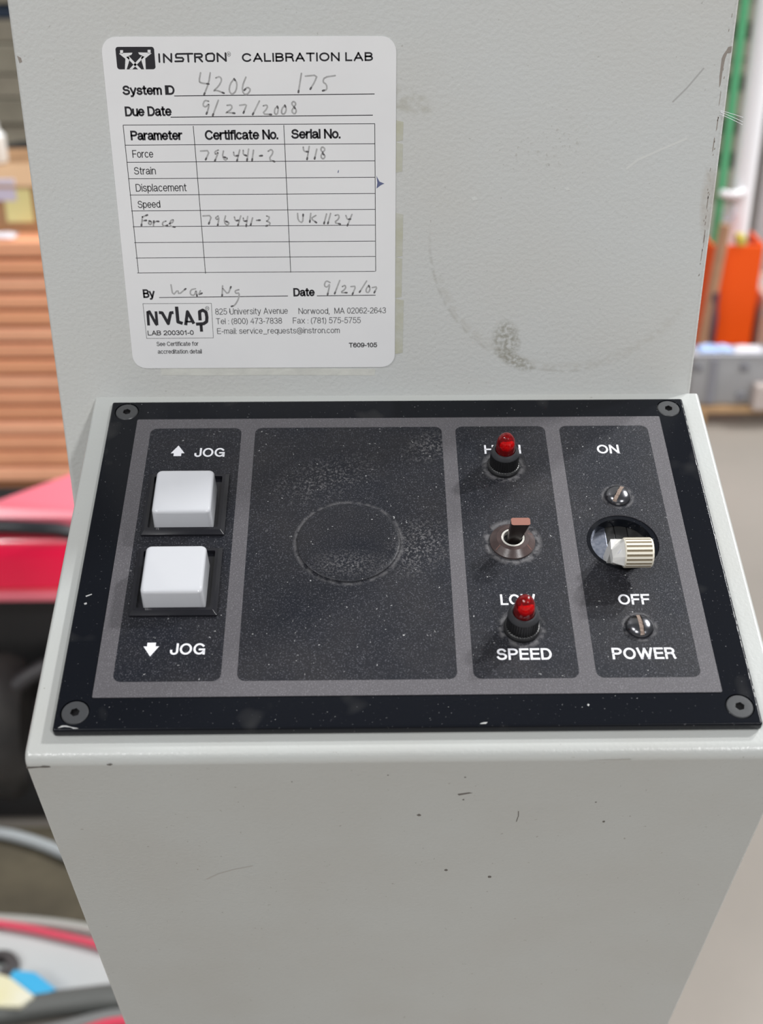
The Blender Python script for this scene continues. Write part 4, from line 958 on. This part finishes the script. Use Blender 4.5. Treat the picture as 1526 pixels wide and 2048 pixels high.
# body side: curved section extruded along x
sec = [(.012, z_lo), (.0, z_lo+.012), (.0, z_lo+.05), (.006, z_mid-.02), (.02, z_mid-.004), (.03, z_mid), (.07, z_mid), (.07, z_lo)]
c = bmesh.new(); lo = [c.verts.new((xL-mx_, y, z)) for y, z in sec]; hi = [c.verts.new((xR-mx_, y, z)) for y, z in sec]
for j in range(len(sec)): c.faces.new((lo[j], hi[j], hi[(j+1) % len(sec)], lo[(j+1) % len(sec)]))
c.faces.new(lo[::-1]); c.faces.new(hi); mk('body_shell', fix(c), M_redp, mach, smooth=True, sharp=40)
mk('lower_lip', B(xL-mx_, xR-mx_, -.006, .02, z_lo-.008, z_lo+.006, bev=.004, seg=3), M_redsheen, mach, smooth=True)
t0 = [at(px_, py_, Dm) for px_, py_ in ((-500, 1046), (-200, 1046), (0, 1050), (70, 1053), (128, 1062), (170, 1085), (330, 1180))]
tr = tube('rubber_trim', [(p.x-mx_, -.004 if i < 4 else .004, p.z) for i, p in enumerate(t0)], .0095, mat('black_trim', (.02, .022, .026), .3), mach)
# lid: top sheet with a slanting far edge
P = [(xL-mx_, .012), (xR-mx_, .012)]
far = [at(330, 880, None, z_top+.010), at(130, 952, None, z_top+.010), at(0, 1000, None, z_top+.010), at(-300, 1090, None, z_top+.010)]
c = bmesh.new(); front = [(xR-mx_, .02, z_top-.006), (xL-mx_, .02, z_top-.006)]
f1 = [c.verts.new(p) for p in [(xL-mx_, .014, z_top-.008), (xR-mx_, .014, z_top-.008)]]
top = [c.verts.new((p.x-mx_, max(p.y-ym, .026), z_top+.010)) for p in far] + [c.verts.new((xL-mx_, .026, z_top+.010))]
fl = c.faces.new([f1[0], f1[1]]+top)
e_ = bmesh.ops.extrude_face_region(c, geom=[fl]); 
for v in [g for g in e_['geom'] if isinstance(g, bmesh.types.BMVert)]: v.co.z -= .012
mk('lid', fix(c), M_redsheen, mach, None, 'pinkish red lid with reflected lamplight in its colour')
mk('chassis', B(xL-mx_+.05, xR-mx_-.02, .075, .25, .10, z_lo-.01, bev=.01), M_dark, mach)
mk('skirt', B(xL-mx_+.05, xR-mx_-.02, .0, .074, .006, .10, bev=.012, seg=3), mat('black_skirt', (.02, .019, .02), .5), mach, smooth=True)
mk('gap_dark_box', B(xL-mx_+.02, xR-mx_-.02, .075, .135, z_lo, z_top-.022, bev=.01), M_dark, mach)  # black box added to stand in for the dark gap behind the lid
for xw, rw_ in ((at(20, 1500, Dm).x, .13), (xL+.2, .13)):
    c = bmesh.new(); lathe(c, [(.03, -.04), (rw_*.6, -.045), (rw_*.9, -.04), (rw_, -.02), (rw_, .02), (rw_*.9, .04), (rw_*.6, .045), (.03, .04)], 0, 0, n=40, k=1)
    wh = mk('wheel', c, mat('tyre_rubber', (.03, .028, .027), .6, tint=(30, (.06, .055, .05), .7)), mach, Matrix.Translation((xw-mx_-.02, .10, rw_)) @ Matrix.Rotation(R(90), 4, 'Y') @ Matrix.Rotation(R(0), 4, 'X'), smooth=True)
    c = bmesh.new(); lathe(c, [(.05, 0), (.05, .054), (.02, .06), (.0001, .06)], 0, 0, n=24, k=1); mk('hub', c, mat('hub_grey', (.09, .085, .085), .5), wh, I4)
for i, (p0, p1) in enumerate((((0, 1400), (80, 1330)), ((-30, 1560), (95, 1480)))):
    a = at(*p0, Dm+.03); b = at(*p1, Dm+.05)
    tube('hose', [(a.x-mx_-.2, a.y-ym, a.z-.05), (a.x-mx_, a.y-ym, a.z), (b.x-mx_, b.y-ym, b.z), (b.x-mx_+.1, b.y-ym+.03, b.z+.02)], .012, mat('dark_grey_hose', (.055, .052, .055), .5), mach)

# floor-level things at the lower left
def floor_run(name, pts, r, m, label, cat, z=0):
    P = [at(px_, py_, None, r+z) for px_, py_ in pts]
    o = tube(name, [tuple(p) for p in P], r, m); return tag(o, label, cat)
M_floorshade = mat('brown_floor_shade', (.10, .085, .055), .9, tint=(14, (.062, .052, .034), .9), bump=(200, .5, .002))  # dark brown of this added sheet stands in for shade on the floor
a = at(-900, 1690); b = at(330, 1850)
o = mk('floor_shade_sheet', B(a.x, b.x+.05, b.y-.05, ym-.012, 0, .004), M_floorshade); tag(o, 'brown sheet standing in for floor shade in front of the red machine', 'floor shade')
floor_run('hose', [(-300, 1652), (-100, 1655), (0, 1665), (60, 1680), (115, 1700), (200, 1740), (400, 1790)], .0085, mat('light_grey_hose', (.42, .45, .46), .4), 'light grey hose lying across the brown shade sheet under the red machine', 'hose', .004)
floor_run('cable', [(-600, 1850), (-100, 1836), (0, 1838), (100, 1846), (180, 1858), (320, 1885), (520, 1940)], .0072, mat('grey_cable', (.40, .40, .37), .45), 'pale grey cable on the floor just above the red cable', 'cable', .005)
floor_run('cable', [(-600, 1800), (-60, 1838), (0, 1848), (60, 1858), (130, 1874), (190, 1888), (330, 1930), (520, 1990)], .0056, mat('red_cable', (.70, .07, .12), .4), 'thin red cable lying on top of the white sheet', 'cable', .0075)
a = at(-500, 1858); b = at(330, 1985)
o = mk('white_sheet', B(a.x, b.x+.03, b.y-.02, a.y-.01, 0, .006, bev=.002), mat('white_board', (.56, .58, .57), .35, tint=(4, (.48, .50, .50), .7))); tag(o, 'white board lying flat on the floor under the cables', 'board')
q = at(8, 1935, None, .012)
c = bmesh.new(); lathe(c, [(.012, 0), (.026, 0), (.028, .004), (.026, .010), (.012, .012)], 0, 0, n=32, k=1, cap=False)
o = mk('round_cap', c, mat('dark_cap', (.07, .065, .065), .5), None, Matrix.Translation((q.x-.008, q.y, .0062)), smooth=True); tag(o, 'dark grey ring on the white board at the photo edge', 'ring')
q0 = at(95, 1950, None, .02); q1 = at(40, 1990, None, .02)
c = bmesh.new(); prism(c, [(p.x, p.y) for p in (at(28, 1940, None, .03), at(70, 1945, None, .03), at(112, 1978, None, .03), at(60, 2000, None, .03), at(15, 1960, None, .03))][::-1], .008, .03, k=1)
o = mk('blue_pouch', fix(c), mat('bright_blue_plastic', (.06, .42, .72), .4)); tag(o, 'bright blue plastic packet on the white board beside the yellow one', 'packet')
c = bmesh.new(); prism(c, [(p.x, p.y) for p in (at(-60, 1930, None, .036), at(20, 1955, None, .036), at(68, 1992, None, .036), at(40, 2012, None, .036), at(-80, 2010, None, .036))][::-1], .0305, .036, k=1)
o = mk('yellow_pouch', fix(c), mat('pale_yellow_plastic', (.72, .67, .36), .4, tint=(12, (.78, .78, .70), .8))); tag(o, 'pale yellow plastic packet lying against the blue one', 'packet')
M_hose = mat('dark_grey_rubber', (.12, .125, .118), .4)
floor_run('thick_hose', [(-500, 2060), (-60, 2040), (0, 2026), (80, 2012), (160, 2002), (240, 1992), (420, 1990)], .0165, M_hose, 'thick dark grey hose, upper of two at lower left corner', 'hose', .0)
floor_run('thick_hose', [(-300, 2125), (0, 2085), (100, 2064), (200, 2037), (260, 2028), (420, 2024)], .0095, mat('mid_grey_rubber', (.20, .205, .20), .4), 'thinner grey hose below the thick dark one, lower left corner', 'hose', .0)
floor_run('cable', [(60, 2110), (160, 2068), (220, 2045), (300, 2040), (420, 2030)], .008, mat('red_cable_thick', (.66, .05, .10), .4), 'red cable emerging beside the hoses at the bottom photo edge', 'cable', .0)
